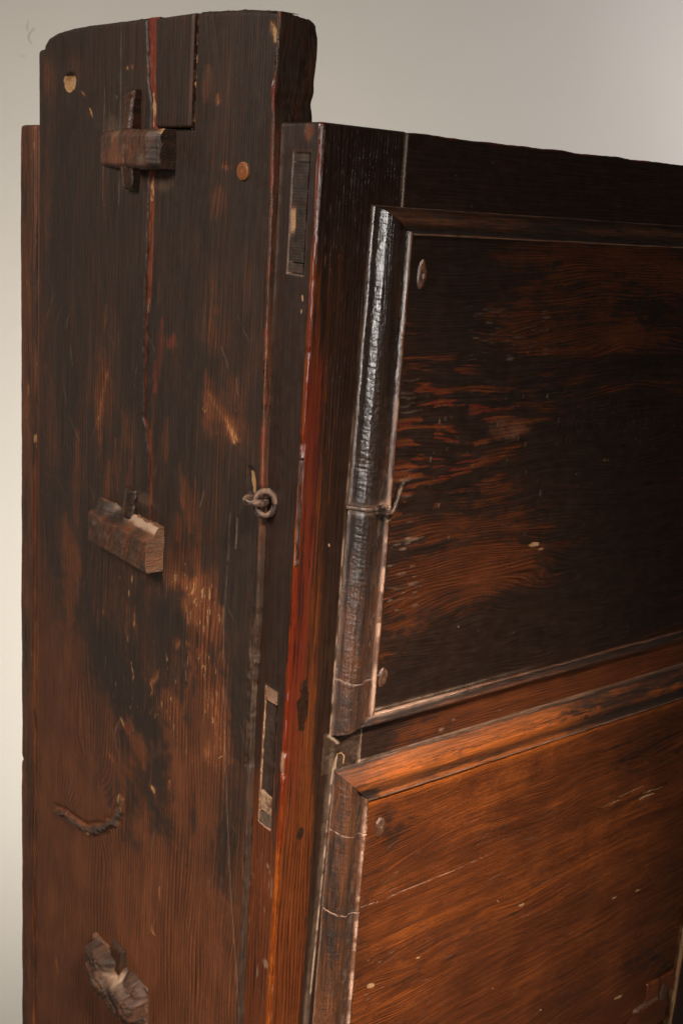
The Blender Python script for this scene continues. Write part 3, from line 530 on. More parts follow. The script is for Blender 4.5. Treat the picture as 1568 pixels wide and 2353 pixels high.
# ------------------------------------------------------------------ front post: side face, worn arris and front face
SLOT = [(10.8, 31.2, -107, -21), (12.5, 29.8, -560, -437)]
def front_post():
    r = 3.6; q = np.concatenate([np.linspace(-49, -r, 66), np.linspace(-r, r, 13)[1:-1], np.linspace(r, 79.6, 120)]); zz = np.linspace(ZL, 0, 1250)
    Qq, t = np.meshgrid(q, zz, indexing='ij'); bend = (fbm(t / 60, t * 0, 101, 3) - .5) * 1.0
    a = np.clip((Qq + r) / (2 * r), 0, 1) * np.pi / 2
    X = np.where(Qq < -r, 0, np.where(Qq > r, Qq, r - r * np.cos(a))); Y = np.where(Qq < -r, -Qq, np.where(Qq > r, 0, r - r * np.sin(a)))
    N = np.stack([-np.cos(a), -np.sin(a), a * 0], -1)
    def conv(x, y):
        fx = F(x, y)
        if fx[0] > -.5: return fx[0], fx[1]
        g = S(x, y); return -g[0], g[1]
    pt = Paint(Qq, t, conv, 2.2, 3.0); m = pt.m; side = Qq < 0; B, L = pt.blob, pt.line
    n1 = fbm(Qq / 12, t / 120, 102, 4); n2 = fbm(Qq / 6, t / 60, 103, 4)
    dn = ss(-420, -640, t + (fbm(Qq / 30, t / 80, 104, 3) - .5) * 160)
    # side face: black above, red brown below; front face: black round the moulding, red stripe at the arris
    m['lac'][:] = np.where(side, .86 + (n1 - .5) * .3 - .62 * dn, .55 + (n1 - .5) * .6)
    m['base'][:] = np.where(side, .38 + .08 * dn, .36 - .02 * dn)
    m['red'][:] = np.where(side, .12 + .30 * ss(-250, -450, t) + (n2 - .5) * .3, .25)
    qf = np.clip(Qq, 0, 80)
    stripe = np.exp(-((qf - 10) / 10) ** 2) * (~side); fs = fbm(Qq / 2.2, t / 90, 116, 4); m['red'] += stripe * (.62 * ss(-90, -200, t) - .5 * ss(-440, -600, t)) * (.35 + 1.2 * fs); m['lac'] += stripe * (fs - .42) * 2.3; m['lac'] -= stripe * (.36 * ss(-90, -190, t)) + .22 * stripe * ss(-400, -600, t)
    m['lac'] += (~side) * (ss(24, 42, qf) * .5 + .35 * ss(-120, -60, t))
    m['lac'] -= (~side) * .38 * dn * (1 - ss(30, 44, qf)); m['base'] += .02 * dn * (~side) * (1 - ss(30, 44, qf))
    # worn arris
    ar = np.exp(-(Qq / 3.0) ** 2); an = fbm(t / 25, t * 0 + Qq / 6, 105, 4)
    m['lac'] -= ar * (.5 + .8 * (an - .35)); m['red'] += ar * (.75 - .6 * dn); m['base'] += ar * .34; m['gl'][:] = np.where(side, .42, .55); m['gl'] += ar * .48; m['tan'] += ar * .12 * dn
    # edge beside the joint with the plank
    je = np.exp(-((Qq + 47) / 3) ** 2); m['lac'] += je * .2; m['dust'] += je * .2 * (1 - dn)
    # marks
    B('lac', 697, 1620, 14, 60, 1.0, 'max', .3, .4); B('red', 697, 1620, 14, 60, 0, 'mix', .3, .4); B('h', 697, 1620, 12, 55, -.9, 'add', .5, .5); B('gl', 700, 1620, 10, 50, .7, 'max'); B('lac', 690, 1915, 9, 14, .95, 'max', .5, .3); B('lac', 600, 1690, 22, 45, .55, 'max', .4, .3); B('lac', 640, 1790, 10, 60, .4, 'max', .5, .3)
    B('tan', 706, 300, 12, 16, .42, 'max', .6, .5); B('tan', 716, 318, 8, 20, .35, 'max', .7, .5); B('lac', 708, 300, 18, 26, -.5, 'add', .8, .5)
    for p, wd in [([(694, 680), (695, 690)], 3), ([(692, 712), (692, 718)], 2), ([(628, 1720), (630, 1745)], 3), ([(755, 1250), (757, 1254)], 2)]: L('tan', p, wd, .9, 'max')
    L('lac', [(693, 1050), (686, 1180), (681, 1300)], 5, .9, 'max', .5, 1); L('red', [(690, 1050), (684, 1180), (680, 1300)], 5, .1, 'mix', .5, 1); L('h', [(692, 1060), (684, 1200), (680, 1290)], 5, -.8, 'add', .6, 1); L('gl', [(690, 1050), (684, 1180), (680, 1300)], 5, .75, 'mix')
    for yy, d in [(1010, 1.4), (1030, 1.0), (1730, 1.6), (1780, 1.5), (1960, .8), (2080, .9), (2230, 1.0), (800, .6), (640, .6)]:
        z = conv(655, yy)[1]; m['h'] -= d * np.exp(-((t - z) / 4) ** 2) * np.exp(-(Qq / 4) ** 2)
    m['h'] += ((an - .5) * .7) * ar
    B('tan', 640, 1735, 5, 20, .3, 'max'); B('dust', 648, 1760, 6, 30, .5, 'max', .8, .5); B('dust', 615, 1990, 5, 8, .5, 'max'); B('dust', 610, 2215, 6, 12, .45, 'max')
    pt.specks('dust', 560, 1950, 640, 2340, 26, 1.6, 9, .35, 13); pt.specks('tan', 560, 1950, 625, 2340, 12, 1.2, 6, .5, 14); pt.specks('dust', 745, 320, 830, 640, 24, .8, 8, .25, 15)
    # dust line along the moulding, outline of the rail joint, the peg
    xo = np.where(t > -300, 51.0 + (t + 54) * .016, 47.2); lower = t < -497; xo = np.where(lower, 52.5 + (t + 514) * .034, xo)
    dl = np.exp(-((Qq - xo + .6) / .9) ** 2) * ((t < -52) & (t > -481) | (t < -506)); dn2 = fbm(t / 12, t * 0, 106, 3); low = ss(-120, -430, t)
    g2 = ss(.36, .66, dn2); m['dust'] += dl * (.12 + .75 * low) * (.25 + .9 * g2); m['tan'] += dl * (.20 + .35 * low) * g2
    m['dust'] += .35 * np.exp(-((Qq - xo + 3.5) / 3.0) ** 2) * lower * (fbm(t / 30, Qq / 5, 107, 3) + .1)
    mid = (t < -478) & (t > -516) & (Qq > 40); m['lac'] = np.where(mid, .95, m['lac']); m['red'] = np.where(mid, 0, m['red']); m['dust'] += mid * .25 * fbm(Qq / 5, t / 2, 108, 3)
    L('dust', [(776, 1706), (755, 1690)], 3, .8, 'max', .6, 1); L('tan', [(770, 1766), (771, 1745), (774, 1732), (782, 1728), (790, 1736), (788, 1752)], 1.8, .8, 'max', .5, .4); L('dust', [(760, 1800), (768, 1760), (772, 1740)], 3, .8, 'max', .7, 1)
    m['dust'] += .45 * np.exp(-((Qq - 78.8) / .8) ** 2) * ss(.3, .6, fbm(t / 20, t * 0, 109, 3)) * (~side); m['tan'] += .5 * np.exp(-((Qq - 77.5) / 1.2) ** 2) * mid
    # mortises in the side face
    for i, (y0, y1, z0, z1) in enumerate(SLOT):
        g = fbm(Qq / 3, t / 8, 110 + i, 3) - .5; Yq = -Qq + g * (.8 if i == 0 else 1.4); tq = t + g * 1.5
        ins = np.minimum(np.minimum(Yq - y0, y1 - Yq), np.minimum(tq - z0, z1 - tq) * 1.0) ; insm = ss(-.5, .5, ins) * side
        m['h'] -= insm * 4.0; rim = np.exp(-(ins / 1.2) ** 2) * side
        m['tan'] += rim * (.42 if i == 0 else .62); m['dust'] += rim * .25; m['lac'] -= rim * .5
    m['h'] += bend * 0 + np.where(side, fillet(Qq + 49, 2), 0) + fillet(-t, 2.5) + (fbm(Qq / 15, t / 90, 111, 3) - .5) * .9 + (fbm(Qq / 3, t / 40, 112, 2) - .5) * .12
    setgrain(pt, np.where(side, (Qq * .8 + (t) * .035 + (fbm(Qq / 20, t / 200, 113) - .5) * 14) / 3.6, (Qq + (fbm(Qq / 30, t / 260, 114) - .5) * 16) / 3.2), t, Qq)
    P = np.stack([X, Y, t], -1) * .001; bk = np.stack([np.cos(a) * .03, np.sin(a) * .03, a * 0], -1)
    return sheet('front_post', P, N, pt, FRONT, bk, rows=2)
fp = front_post()
def slot_end(y0, y1, z0, z1, paint, X, seed=0, slant=0):
    U, V = np.meshgrid(np.linspace(0, 1, 24), np.linspace(0, 1, int((z1 - z0) / .9) + 3), indexing='ij'); s = y0 + (y1 - y0) * U; t = z0 + (z1 - z0) * V + slant * (U - .5)
    s = s + (fbm(t / 8, t * 0, seed, 3) - .5) * 1.6 * (2 * np.abs(U - .5)) ** 2
    pt = Paint(s, t, S, 1.35, 3.0); setgrain(pt, t / 2.2, s, t); paint(pt, s, t, U, V)
    pt.m['h'] += (fbm(s / 5, t / 6, seed + 1, 3) - .5) * .5
    return sheet('tenon_end', np.stack([s * 0 + X, s, t], -1) * .001, const((-1, 0, 0), s.shape), pt, FRONT, (.0055, 0, 0), fp, rows=1)
def pe(lac, tan, dust, base=.3):
    def f(pt, s, t, U, V):
        m = pt.m; m['lac'][:] = lac + (fbm(s / 4, t / 5, 5, 3) - .5) * .3; m['tan'][:] = tan * (fbm(s / 3, t / 4, 6, 3) + .3); m['dust'][:] = dust * (fbm(s / 4, t / 4, 7, 3) + .3); m['base'][:] = base; m['gl'][:] = .4
    return f
def pe1(pt, s, t, U, V):
    pe(.95, .0, .05)(pt, s, t, U, V)
    pt.m['tan'] += ss(.62 - .3 * np.abs(V - .5), .72, U) * np.exp(-((V - .42) / .16) ** 2) * .95; pt.m['lac'] -= ss(.6, .7, U) * np.exp(-((V - .42) / .16) ** 2)
y0, y1, z0, z1 = SLOT[0]
slot_end(y0 + 1.2, y1 - .8, z0 + 8.5, z1 - 7.0, pe1, .25, 1)
slot_end(y0 + 1.0, y1 - 1, z1 - 6.3, z1 - .8, pe(.95, 0, .1), .15, 2); slot_end(y0 + 1.0, y1 - 1, z0 + .8, z0 + 7.6, pe(.95, 0, .1), .15, 3)
y0, y1, z0, z1 = SLOT[1]
slot_end(y0 + 1.6, y1 - 1.0, z0 + 30, z1 - 12.5, pe(.88, 0, .1, .35), .9, 4, 4)
slot_end(y0 + .8, y1 - .8, z1 - 12, z1 - .6, pe(.25, .5, .55, .5), .3, 5); slot_end(y0 + .8, y1 - .8, z0 + 12, z0 + 29, pe(.2, .75, .5, .5), .7, 6); slot_end(y0 + .8, y1 - .8, z0 + .8, z0 + 11.5, pe(.75, .2, .35, .4), .3, 7, -3)

# ------------------------------------------------------------------ rails
def rail(name, x0, x1, z0, z1, painter, topr=0):
    A, B = np.meshgrid(np.concatenate([np.linspace(x0, x0 + 3, 5)[:-1], np.linspace(x0 + 3, x1, int((x1 - x0) / 1.1))]), np.concatenate([np.linspace(z0, z1 - 3, int((z1 - z0) / .8)), np.linspace(z1 - 3, z1, 7)[1:]]), indexing='ij')
    pt = Paint(A, B, F, 2.1, 3.0); setgrain(pt, (B + (fbm(A / 200, B / 30, 7) - .5) * 12) / 2.6, A, B); painter(pt, A, B)
    zz = (fbm(A / 25, A * 0, 12, 4) - .5) * 2.2 * ((B - z0) / (z1 - z0)) ** 6 * topr
    pt.m['h'] += (fbm(A / 60, B / 12, 15, 3) - .5) * .7 + fillet(A - x0, .8) + (fillet(z1 - B, 2.4) if topr else 0)
    P = np.stack([A, A * 0 + .15, B + zz], -1) * .001
    return sheet(name, P, const((0, -1, 0), A.shape), pt, FRONT, (0, .03, 0), rows=2)
def p_top(pt, A, B):
    m = pt.m; n = fbm(A / 60, B / 14, 3, 4); m['lac'][:] = .92 + (n - .5) * .5; m['base'][:] = .36; m['red'][:] = .2 + .5 * (fbm(A / 40, B / 8, 4, 3) - .5); m['gl'][:] = .5
    e = np.exp(-((B + .8) / 1.4) ** 2); m['red'] += e * .7 * ss(.4, .6, fbm(A / 14, A * 0, 5, 3)); m['lac'] -= e * .6 * ss(.4, .6, fbm(A / 14, A * 0, 5, 3)); m['dust'] += .5 * np.exp(-((A - 81) / 1.0) ** 2); m['lac'] += .3 * np.exp(-((A - 84) / 5) ** 2)
    pt.specks('dust', 940, 310, 1560, 480, 20, 1, 1, .4, 22)
rail('top_rail', 80.4, 690, -66, -.2, p_top, 1)
def p_mid(pt, A, B):
    m = pt.m; n = fbm(A / 50, B / 10, 6, 4); m['lac'][:] = .55 + (n - .5) * .5 - .25 * ss(150, 230, A); m['lac'] += .5 * ss(130, 90, A); m['base'][:] = .42; m['red'][:] = .05; m['gl'][:] = .42
    m['dust'] += .65 * np.exp(-((B + 512.5) / 1.1) ** 2) * (.3 + fbm(A / 20, B / 4, 7, 3)); m['tan'] += .5 * np.exp(-((B + 512) / 1.2) ** 2) * ss(200, 120, A); m['dust'] += .5 * np.exp(-((A - 80.4) / .9) ** 2); pt.specks('dust', 850, 1600, 1300, 1700, 10, 4, 2, .6, 23)
rail('middle_rail', 79.8, 625, -526, -474, p_mid)
def p_bot(pt, A, B):
    m = pt.m; m['lac'][:] = .5 + (fbm(A / 50, B / 12, 8, 3) - .5) * .6; m['base'][:] = .4
rail('bottom_rail', 79.8, 625, -1200, -960, p_bot)

# ------------------------------------------------------------------ raised mouldings
def smooth_profile(pts, n=200):
    u = np.linspace(0, 1, n); h = np.interp(u, *zip(*pts)); k = np.ones(9) / 9
    hp = np.pad(h, 4, mode='edge'); return u, np.convolve(hp, k, 'valid')
PV = smooth_profile([(0, .3), (.04, 1.0), (.10, 5.0), (.20, 9.2), (.32, 11.2), (.42, 11.2), (.52, 9.6), (.60, 6.8), (.70, 4.6), (.80, 4.0), (.84, 4.6), (.885, 6.3), (.94, 6.4), (.975, 5.2), (1, 2.2)])
PH = smooth_profile([(0, .3), (.05, 1.0), (.14, 4.4), (.28, 8.0), (.42, 10.2), (.52, 10.2), (.62, 8.8), (.72, 6.4), (.82, 5.2), (.88, 5.6), (.92, 6.4), (.97, 6.2), (1, 2.2)])
def moulding(o0, o1, i0, i1, axis, prof, painter, seed, du=.45, dv=.8, ripple=.0):
    """o0,o1: outer corner ends (X,Z); i0,i1: inner corner ends; u runs outer to inner, v along"""
    o0, o1, i0, i1 = map(np.array, (o0, o1, i0, i1)); W = np.linalg.norm((i0 - o0) if axis == 'z' else (i0 - o0)); Lg = np.linalg.norm(o1 - o0)
    wd = abs((i0 - o0)[0 if axis == 'z' else 1])
    U, V = np.meshgrid(np.linspace(0, 1, max(16, int(wd / du))), np.linspace(0, 1, int(Lg / dv)), indexing='ij')
    a = o0 + (i0 - o0) * U[..., None]; b = o1 + (i1 - o1) * U[..., None]; p = a + (b - a) * V[..., None]; A, B = p[..., 0], p[..., 1]
    k = axis == 'z'; al = B if k else A; ac = A if k else B
    wob = (fbm(al / 45, al * 0, seed, 3) - .5) * 1.6; A2 = A + wob * k * (1 - U) * .8; B2 = B + wob * (not k) * .5
    h = np.interp(np.clip(U + (fbm(al / 30, U * 3, seed + 2, 3) - .5) * .05 * np.sin(U * np.pi), 0, 1), *prof)
    pt = Paint(A2, B2, F, 2.3, 3.0); setgrain(pt, (ac + (fbm(al / 80, ac / 9, seed + 1) - .5) * 10) / 2.4, al, ac)
    pt.m['h'][:] = h; painter(pt, A2, B2, U, V, al)
    # direction of the face for the relief
    P = np.stack([A2, A2 * 0, B2], -1) * .001
    return sheet('moulding', P, const((0, -1, 0), A2.shape), pt, MOULD, (0, .012, 0), rows=1)
def p_mv(seed, low):
    def f(pt, A, B, U, V, al):
        m = pt.m; cv = np.exp(-((U - .27) / .24) ** 2); up = ss(-330, -150, B)
        n = fbm(A / 9, B / 60, seed, 4); m['lac'][:] = .86 + (n - .5) * .7 - .1 * (1 - up); m['base'][:] = .36; m['red'][:] = .10; m['gl'][:] = .54 + .18 * up
        if low: m['lac'] -= .22 + .25 * (fbm(A / 12, B / 40, seed + 3, 3) - .4); m['gl'] -= .06
        else: m['lac'] -= .22 * ss(-300, -420, B); m['gl'] -= .08 * ss(-280, -400, B)
        dk = np.exp(-((U - .68) / .12) ** 2); m['base'] -= dk * .05; m['dust'] += dk * .18 * ss(.45, .7, fbm(A / 3, B / 5, seed + 4, 3)) * ss(-150, -330, B)
        rg = np.exp(-((U - .885) / .035) ** 2); lo = ss(-60, -380, B); rn = fbm(B / 14, A * 0, seed + 5, 3)
        m['tan'] += rg * (.20 + .28 * lo) * (.55 + .8 * rn); m['dust'] += rg * (.16 + .55 * lo) * (.25 + 1.2 * ss(.35, .7, rn)); m['lac'] -= rg * .75
        d0 = np.exp(-(U / .025) ** 2); m['tan'] += d0 * .4 * (fbm(B / 10, B * 0, seed + 6, 3)); m['dust'] += d0 * .3
        m['gl'] += np.exp(-((U - .96) / .03) ** 2) * .35; m['lac'] += np.exp(-((U - .965) / .025) ** 2) * .5
        # scraped ripples across and beaten edge
        rp = (fbm(A / 7 + B / 40, B / 1.5 + A * .16, seed + 7, 3) - .5); m['h'] += rp * (.48 if not low else .40) * ss(.02, .12, U) * ss(.66, .5, U) + (fbm(A / 2.0, B / 1.7, seed + 18, 2) - .5) * .34 * ss(.03, .12, U) * ss(.7, .5, U) + (fbm(A / 2.6, B / 3.0, seed + 8, 3) - .5) * .8 * ss(.5, .62, U) * ss(.84, .78, U)
        m['h'] += (fbm(B / 2.2, A * 0, seed + 9, 2) - .5) * 1.6 * np.exp(-((U - .965) / .03) ** 2) + (fbm(A / 9, B / 28, seed + 10, 3) - .5) * .8
    return f
def p_m1l(pt, A, B, U, V, al):
    p_mv(201, False)(pt, A, B, U, V, al)
    pt.line('dust', [(755, 1550), (770, 1558), (792, 1563), (815, 1562), (838, 1558), (850, 1556)], .9, .7, 'max', .8, 1.6); pt.line('h', [(755, 1550), (770, 1558), (792, 1563), (838, 1558)], 1.6, -.5, 'add', .6, .8)
    pt.line('tan', [(770, 1160), (778, 1130), (788, 1100)], 3, .6, 'max', .6, 1)
    z = F(800, 1168)[1]; m = pt.m; g = np.exp(-((B - z) / 3.2) ** 2); m['h'] -= g * 1.0; m['dust'] += g * .6; m['tan'] += .3 * np.exp(-((B - z) / 7) ** 2) * ss(.5, .8, fbm(A / 5, B / 5, 3, 3))
def p_m2l(pt, A, B, U, V, al):
    p_mv(301, True)(pt, A, B, U, V, al)
    for ln, w in [([(733, 2082), (760, 2090), (795, 2093), (830, 2086)], .9), ([(755, 1905), (790, 1912), (838, 1908)], .6)]: pt.line('dust', ln, w, .8, 'max', .8, 1.6); pt.line('h', ln, w, -.5, 'add', .6, .8)
    m = pt.m; z = F(850, 1900)[1]; g = np.exp(-((B - z) / 16) ** 2) * np.exp(-((U - .95) / .04) ** 2); m['dust'] += g * .8 * fbm(B / 2, A / 2, 4, 2); m['h'] += g * (fbm(B / 1.6, A / 1.6, 5, 2) - .5) * 3
def p_mh(seed, lac, base, gl=.5, dustridge=.3):
    def f(pt, A, B, U, V, al):
        m = pt.m; n = fbm(A / 60, B / 7, seed, 4); m['lac'][:] = lac + (n - .5) * .6 + .35 * np.exp(-((U - .78) / .1) ** 2); m['base'][:] = base + (fbm(A / 40, B / 6, seed + 1, 3) - .5) * .25; m['red'][:] = .22; m['gl'][:] = gl
        rg = np.exp(-((U - .945) / .03) ** 2); m['dust'] += rg * dustridge * (.4 + fbm(A / 25, A * 0, seed + 2, 3)); m['lac'] -= rg * .2; m['gl'] += rg * .15
        m['h'] += (fbm(A / 30, B / 5, seed + 3, 3) - .5) * .8
        m['dust'] += .5 * np.exp(-(U / .03) ** 2) * fbm(A / 20, A * 0, seed + 5, 3)
    return f
def p_m1b(pt, A, B, U, V, al):
    p_mh(411, .62, .42)(pt, A, B, U, V, al); m = pt.m; m['red'] += .3; g = np.exp(-((U - .90) / .13) ** 2) * ss(260, 110, A) ; m['dust'] += g * .9 * (fbm(A / 9, B / 3, 6, 3) + .2); m['tan'] += g * .35 * ss(.45, .65, fbm(A / 12, B / 2, 7, 3))
def p_m2t(pt, A, B, U, V, al):
    p_mh(421, .26, .66, .5, .5)(pt, A, B, U, V, al); m = pt.m; m['lac'] += .5 * ss(.10, .0, U) + .18 * ss(150, 60, A); m['base'] += .2 * np.exp(-((U - .42) / .16) ** 2) * ss(60, 130, A)
    g = np.exp(-((U - .30) / .10) ** 2); m['lac'] += g * .32 * ss(.42, .66, fbm(A / 9, B / 1.6, 8, 5)) * ss(90, 150, A); m['lac'] += .4 * ss(300, 420, A)  # darker right end is a shadow edge painted in through the lacquer layer
    m['lac'] += .55 * np.exp(-((A - 88) / 10) ** 2) * ss(.55, .8, U); pt.blob('lac', 1327, 1640, 6, 8, 1, 'max', .3, .3); m['lac'] += .35 * ss(.88, .93, U)
XO1, XO2, XI = 51.0, 47.2, 91.5
moulding((XO1, -54.2), (46.6, -481), (XI - .3, -74.5), (XI - 1.2, -468.5), 'z', PV, p_m1l, 501, ripple=1)
moulding((52.6, -514), (45.5, -960), (XI, -552), (XI, -935), 'z', PV, p_m2l, 502)
moulding((XO1, -54.2), (640, -54.2), (XI, -74.8), (600, -75.2), 'x', PH, p_mh(401, .56, .40, .55, .5), 503, dv=1.2)
moulding((46.6, -481), (640, -482.5), (XI, -468.5), (600, -469.5), 'x', PH, p_m1b, 504, dv=1.2)
moulding((52.6, -514), (640, -514), (XI, -551.5), (600, -552.5), 'x', PH, p_m2t, 505, dv=1.2)

# ------------------------------------------------------------------ panels
def panel(x0, x1, z0, z1, painter, dx=.9, dz=.75):
    A, B = np.meshgrid(np.linspace(x0, x1, int((x1 - x0) / dx)), np.linspace(z0, z1, int((z1 - z0) / dz)), indexing='ij')
    pt = Paint(A, B, lambda x, y: F(x, y, -.0025), 2.1, 3.0); setgrain(pt, B / 3, A, B); painter(pt, A, B)
    P = np.stack([A, A * 0 - 2.5, B], -1) * .001
    return sheet('panel', P, const((0, -1, 0), A.shape), pt, FRONT, (0, .012, 0), rows=1)
def swirl(A, B, knots):
    w = 0 * A
    for (x, y), rx, rz, amp in knots:
        c = F(x, y); dx = (A - c[0]) / rx; dz = (B - c[1]) / rz; w = w + amp * np.sign(dz) * np.minimum(1, np.abs(dz) * 2.5) * np.exp(-(dx ** 2 + dz ** 2))
    return w
def p_p1(pt, A, B):
    m = pt.m; X, L = pt.blob, pt.line
    warp = swirl(A, B, [((1230, 1256), 40, 14, 8), ((1140, 790), 60, 20, 7), ((1450, 760), 50, 25, 6)]) + (fbm(A / 190, B / 60, 5, 2) - .5) * 40 + (fbm(A / 70, B / 26, 6, 2) - .5) * 7
    Bw = B + warp; n1 = fbm(A / 120, Bw / 16, 7, 4); n2 = fbm(A / 60, B / 50, 8, 4); n3 = fbm(A / 26, Bw / 5, 9, 4)
    m['lac'][:] = .72 + (n1 - .5) * .8 + (n3 - .5) * .5; m['base'][:] = .26 + (n2 - .5) * .2; m['red'][:] = .06 + (n3 - .5) * .3; m['gl'][:] = .46
    for x, y, rx, ry, v in [(1030, 720, 110, 150, .5), (1250, 640, 120, 60, .15), (1180, 870, 130, 60, .35), (1020, 880, 90, 40, .3), (1040, 960, 110, 50, .35), (1150, 1000, 90, 60, .3), (1400, 960, 160, 60, .4), (1450, 1080, 160, 130, .6), (1280, 1080, 90, 90, .45), (1080, 1140, 60, 40, .2), (1500, 720, 40, 40, .4), (1420, 840, 120, 30, .25), (1250, 1430, 260, 70, .75), (1050, 1490, 150, 60, .7), (950, 1540, 60, 60, .5), (1450, 1300, 150, 170, .7), (1040, 760, 60, 220, .25)]:
        X('lac', x, y, rx, ry, v, 'add', 1.0, .5)
    for x, y, rx, ry, v in [(1400, 620, 170, 60, .55), (1250, 590, 140, 30, .35), (1380, 780, 130, 50, .5), (1150, 1230, 140, 80, .55), (1020, 1340, 120, 50, .4), (1100, 1330, 160, 50, .45), (930, 1420, 60, 60, .4), (1170, 960, 70, 30, .5), (1220, 810, 60, 30, .35), (950, 930, 60, 60, .35), (940, 1060, 60, 70, .5), (1100, 1070, 70, 40, .5), (1520, 640, 60, 80, .3), (930, 580, 40, 12, .2), (1170, 1120, 60, 60, .4)]:
        X('lac', x, y, rx * 1.25, ry * 1.25, -v * .62, 'add', 1.0, .5)
    # flame-like red figure beside the left moulding
    nf = fbm(A / 34, Bw / 4.2, 61, 5); c0 = F(1000, 1010); reg = np.exp(-(((A - c0[0]) / 78) ** 2 + ((B - c0[1]) / 62) ** 2)) * ss(.28, .55, fbm(A / 50, B / 30, 62, 3) + .12); reg = np.clip(reg * 1.25, 0, 1)
    m['lac'][:] = m['lac'] * (1 - reg) + reg * np.clip(.5 + (nf - .46) * 7, -.2, 1.2); m['red'] += reg * .85 * np.exp(-((nf - .43) / .055) ** 2); m['base'] += reg * .12 * ss(.46, .36, nf)
    reg2 = np.exp(-(((A - 210) / 110) ** 2 + ((B + 190) / 50) ** 2)) + .8 * np.exp(-(((A - 330) / 120) ** 2 + ((B + 120) / 45) ** 2)); m['red'] += reg2 * .35 * np.exp(-((nf - .45) / .05) ** 2); m['lac'] -= reg2 * .35 * np.exp(-((nf - .43) / .06) ** 2)
    X('red', 1165, 985, 45, 28, .35, 'max', .7, .6); X('lac', 1165, 985, 45, 28, -.7, 'add', .6, .5); X('dust', 1165, 985, 45, 26, .12, 'max', .8, .5)
    for x, y, rx, ry in [(1020, 950, 60, 22), (1060, 1030, 40, 22), (1080, 910, 35, 14), (1150, 1075, 50, 14), (960, 1000, 40, 16), (960, 1160, 80, 22), (1000, 1120, 60, 12)]:
        X('lac', x, y, rx, ry, 1.0, 'max', .4, .6); X('red', x, y, rx, ry, 0, 'mix', .4, .6)
    pt.specks('dust', 920, 900, 1260, 1240, 60, 1.6, 4, .3, 31); pt.specks('dust', 1080, 700, 1260, 830, 70, 7, 1.2, .22, 32); pt.specks('dust', 870, 1100, 960, 1420, 34, 9, 2.5, .35, 33); pt.specks('dust', 960, 600, 1560, 1500, 40, 1.2, 1.2, .4, 34)
    for y in (872, 900, 915, 930, 945, 1080, 1100, 1240, 1350, 1375): L('dust', [(908 - (y - 870) * .08, y), (940 - (y - 870) * .08, y + 2), (968, y - 4)], 2, .2, 'max', .9, 4, .6)
    X('tan', 1228, 1250, 16, 7, .75, 'max', .6, .5); X('tan', 1240, 1262, 10, 5, .6, 'max', .6, .5); X('tan', 1392, 1056, 12, 5, .5, 'max', .6, .5)
    for x, y, rx, ry in [(969, 630, 9, 32), (879, 1560, 11, 24)]: X('lac', x, y, rx * 1.8, ry * 1.3, .9, 'max', .6, .3)
    L('dust', [(838, 1558), (852, 1562), (866, 1552)], 2.0, .9, 'max', .6, .8)
    r = random.Random(8)
    for i in range(90):
        x = r.gauss(1420, 90); y = r.gauss(960, 30); L('h', [(x, y), (x + 1, y + 10)], 1.5, -.7, 'add'); L('lac', [(x, y), (x + 1, y + 8)], 1.4, 1, 'max')
    m['dust'] += .6 * np.exp(-((B + 466.5) / 1.3) ** 2) * ss(330, 130, A) * (fbm(A / 12, A * 0, 21, 3) + .2)
    m['lac'] += .5 * (fbm(A / 110, Bw / 1.0, 27, 3) - .5); m['h'] += (fbm(A / 22, Bw / .9, 26, 2) - .5) * .14
    m['h'] += (fbm(A / 90, B / 60, 11, 3) - .5) * 1.8 + (fbm(A / 25, Bw / 4, 12, 3) - .5) * .35
    setgrain(pt, Bw / 3.1, A, Bw)
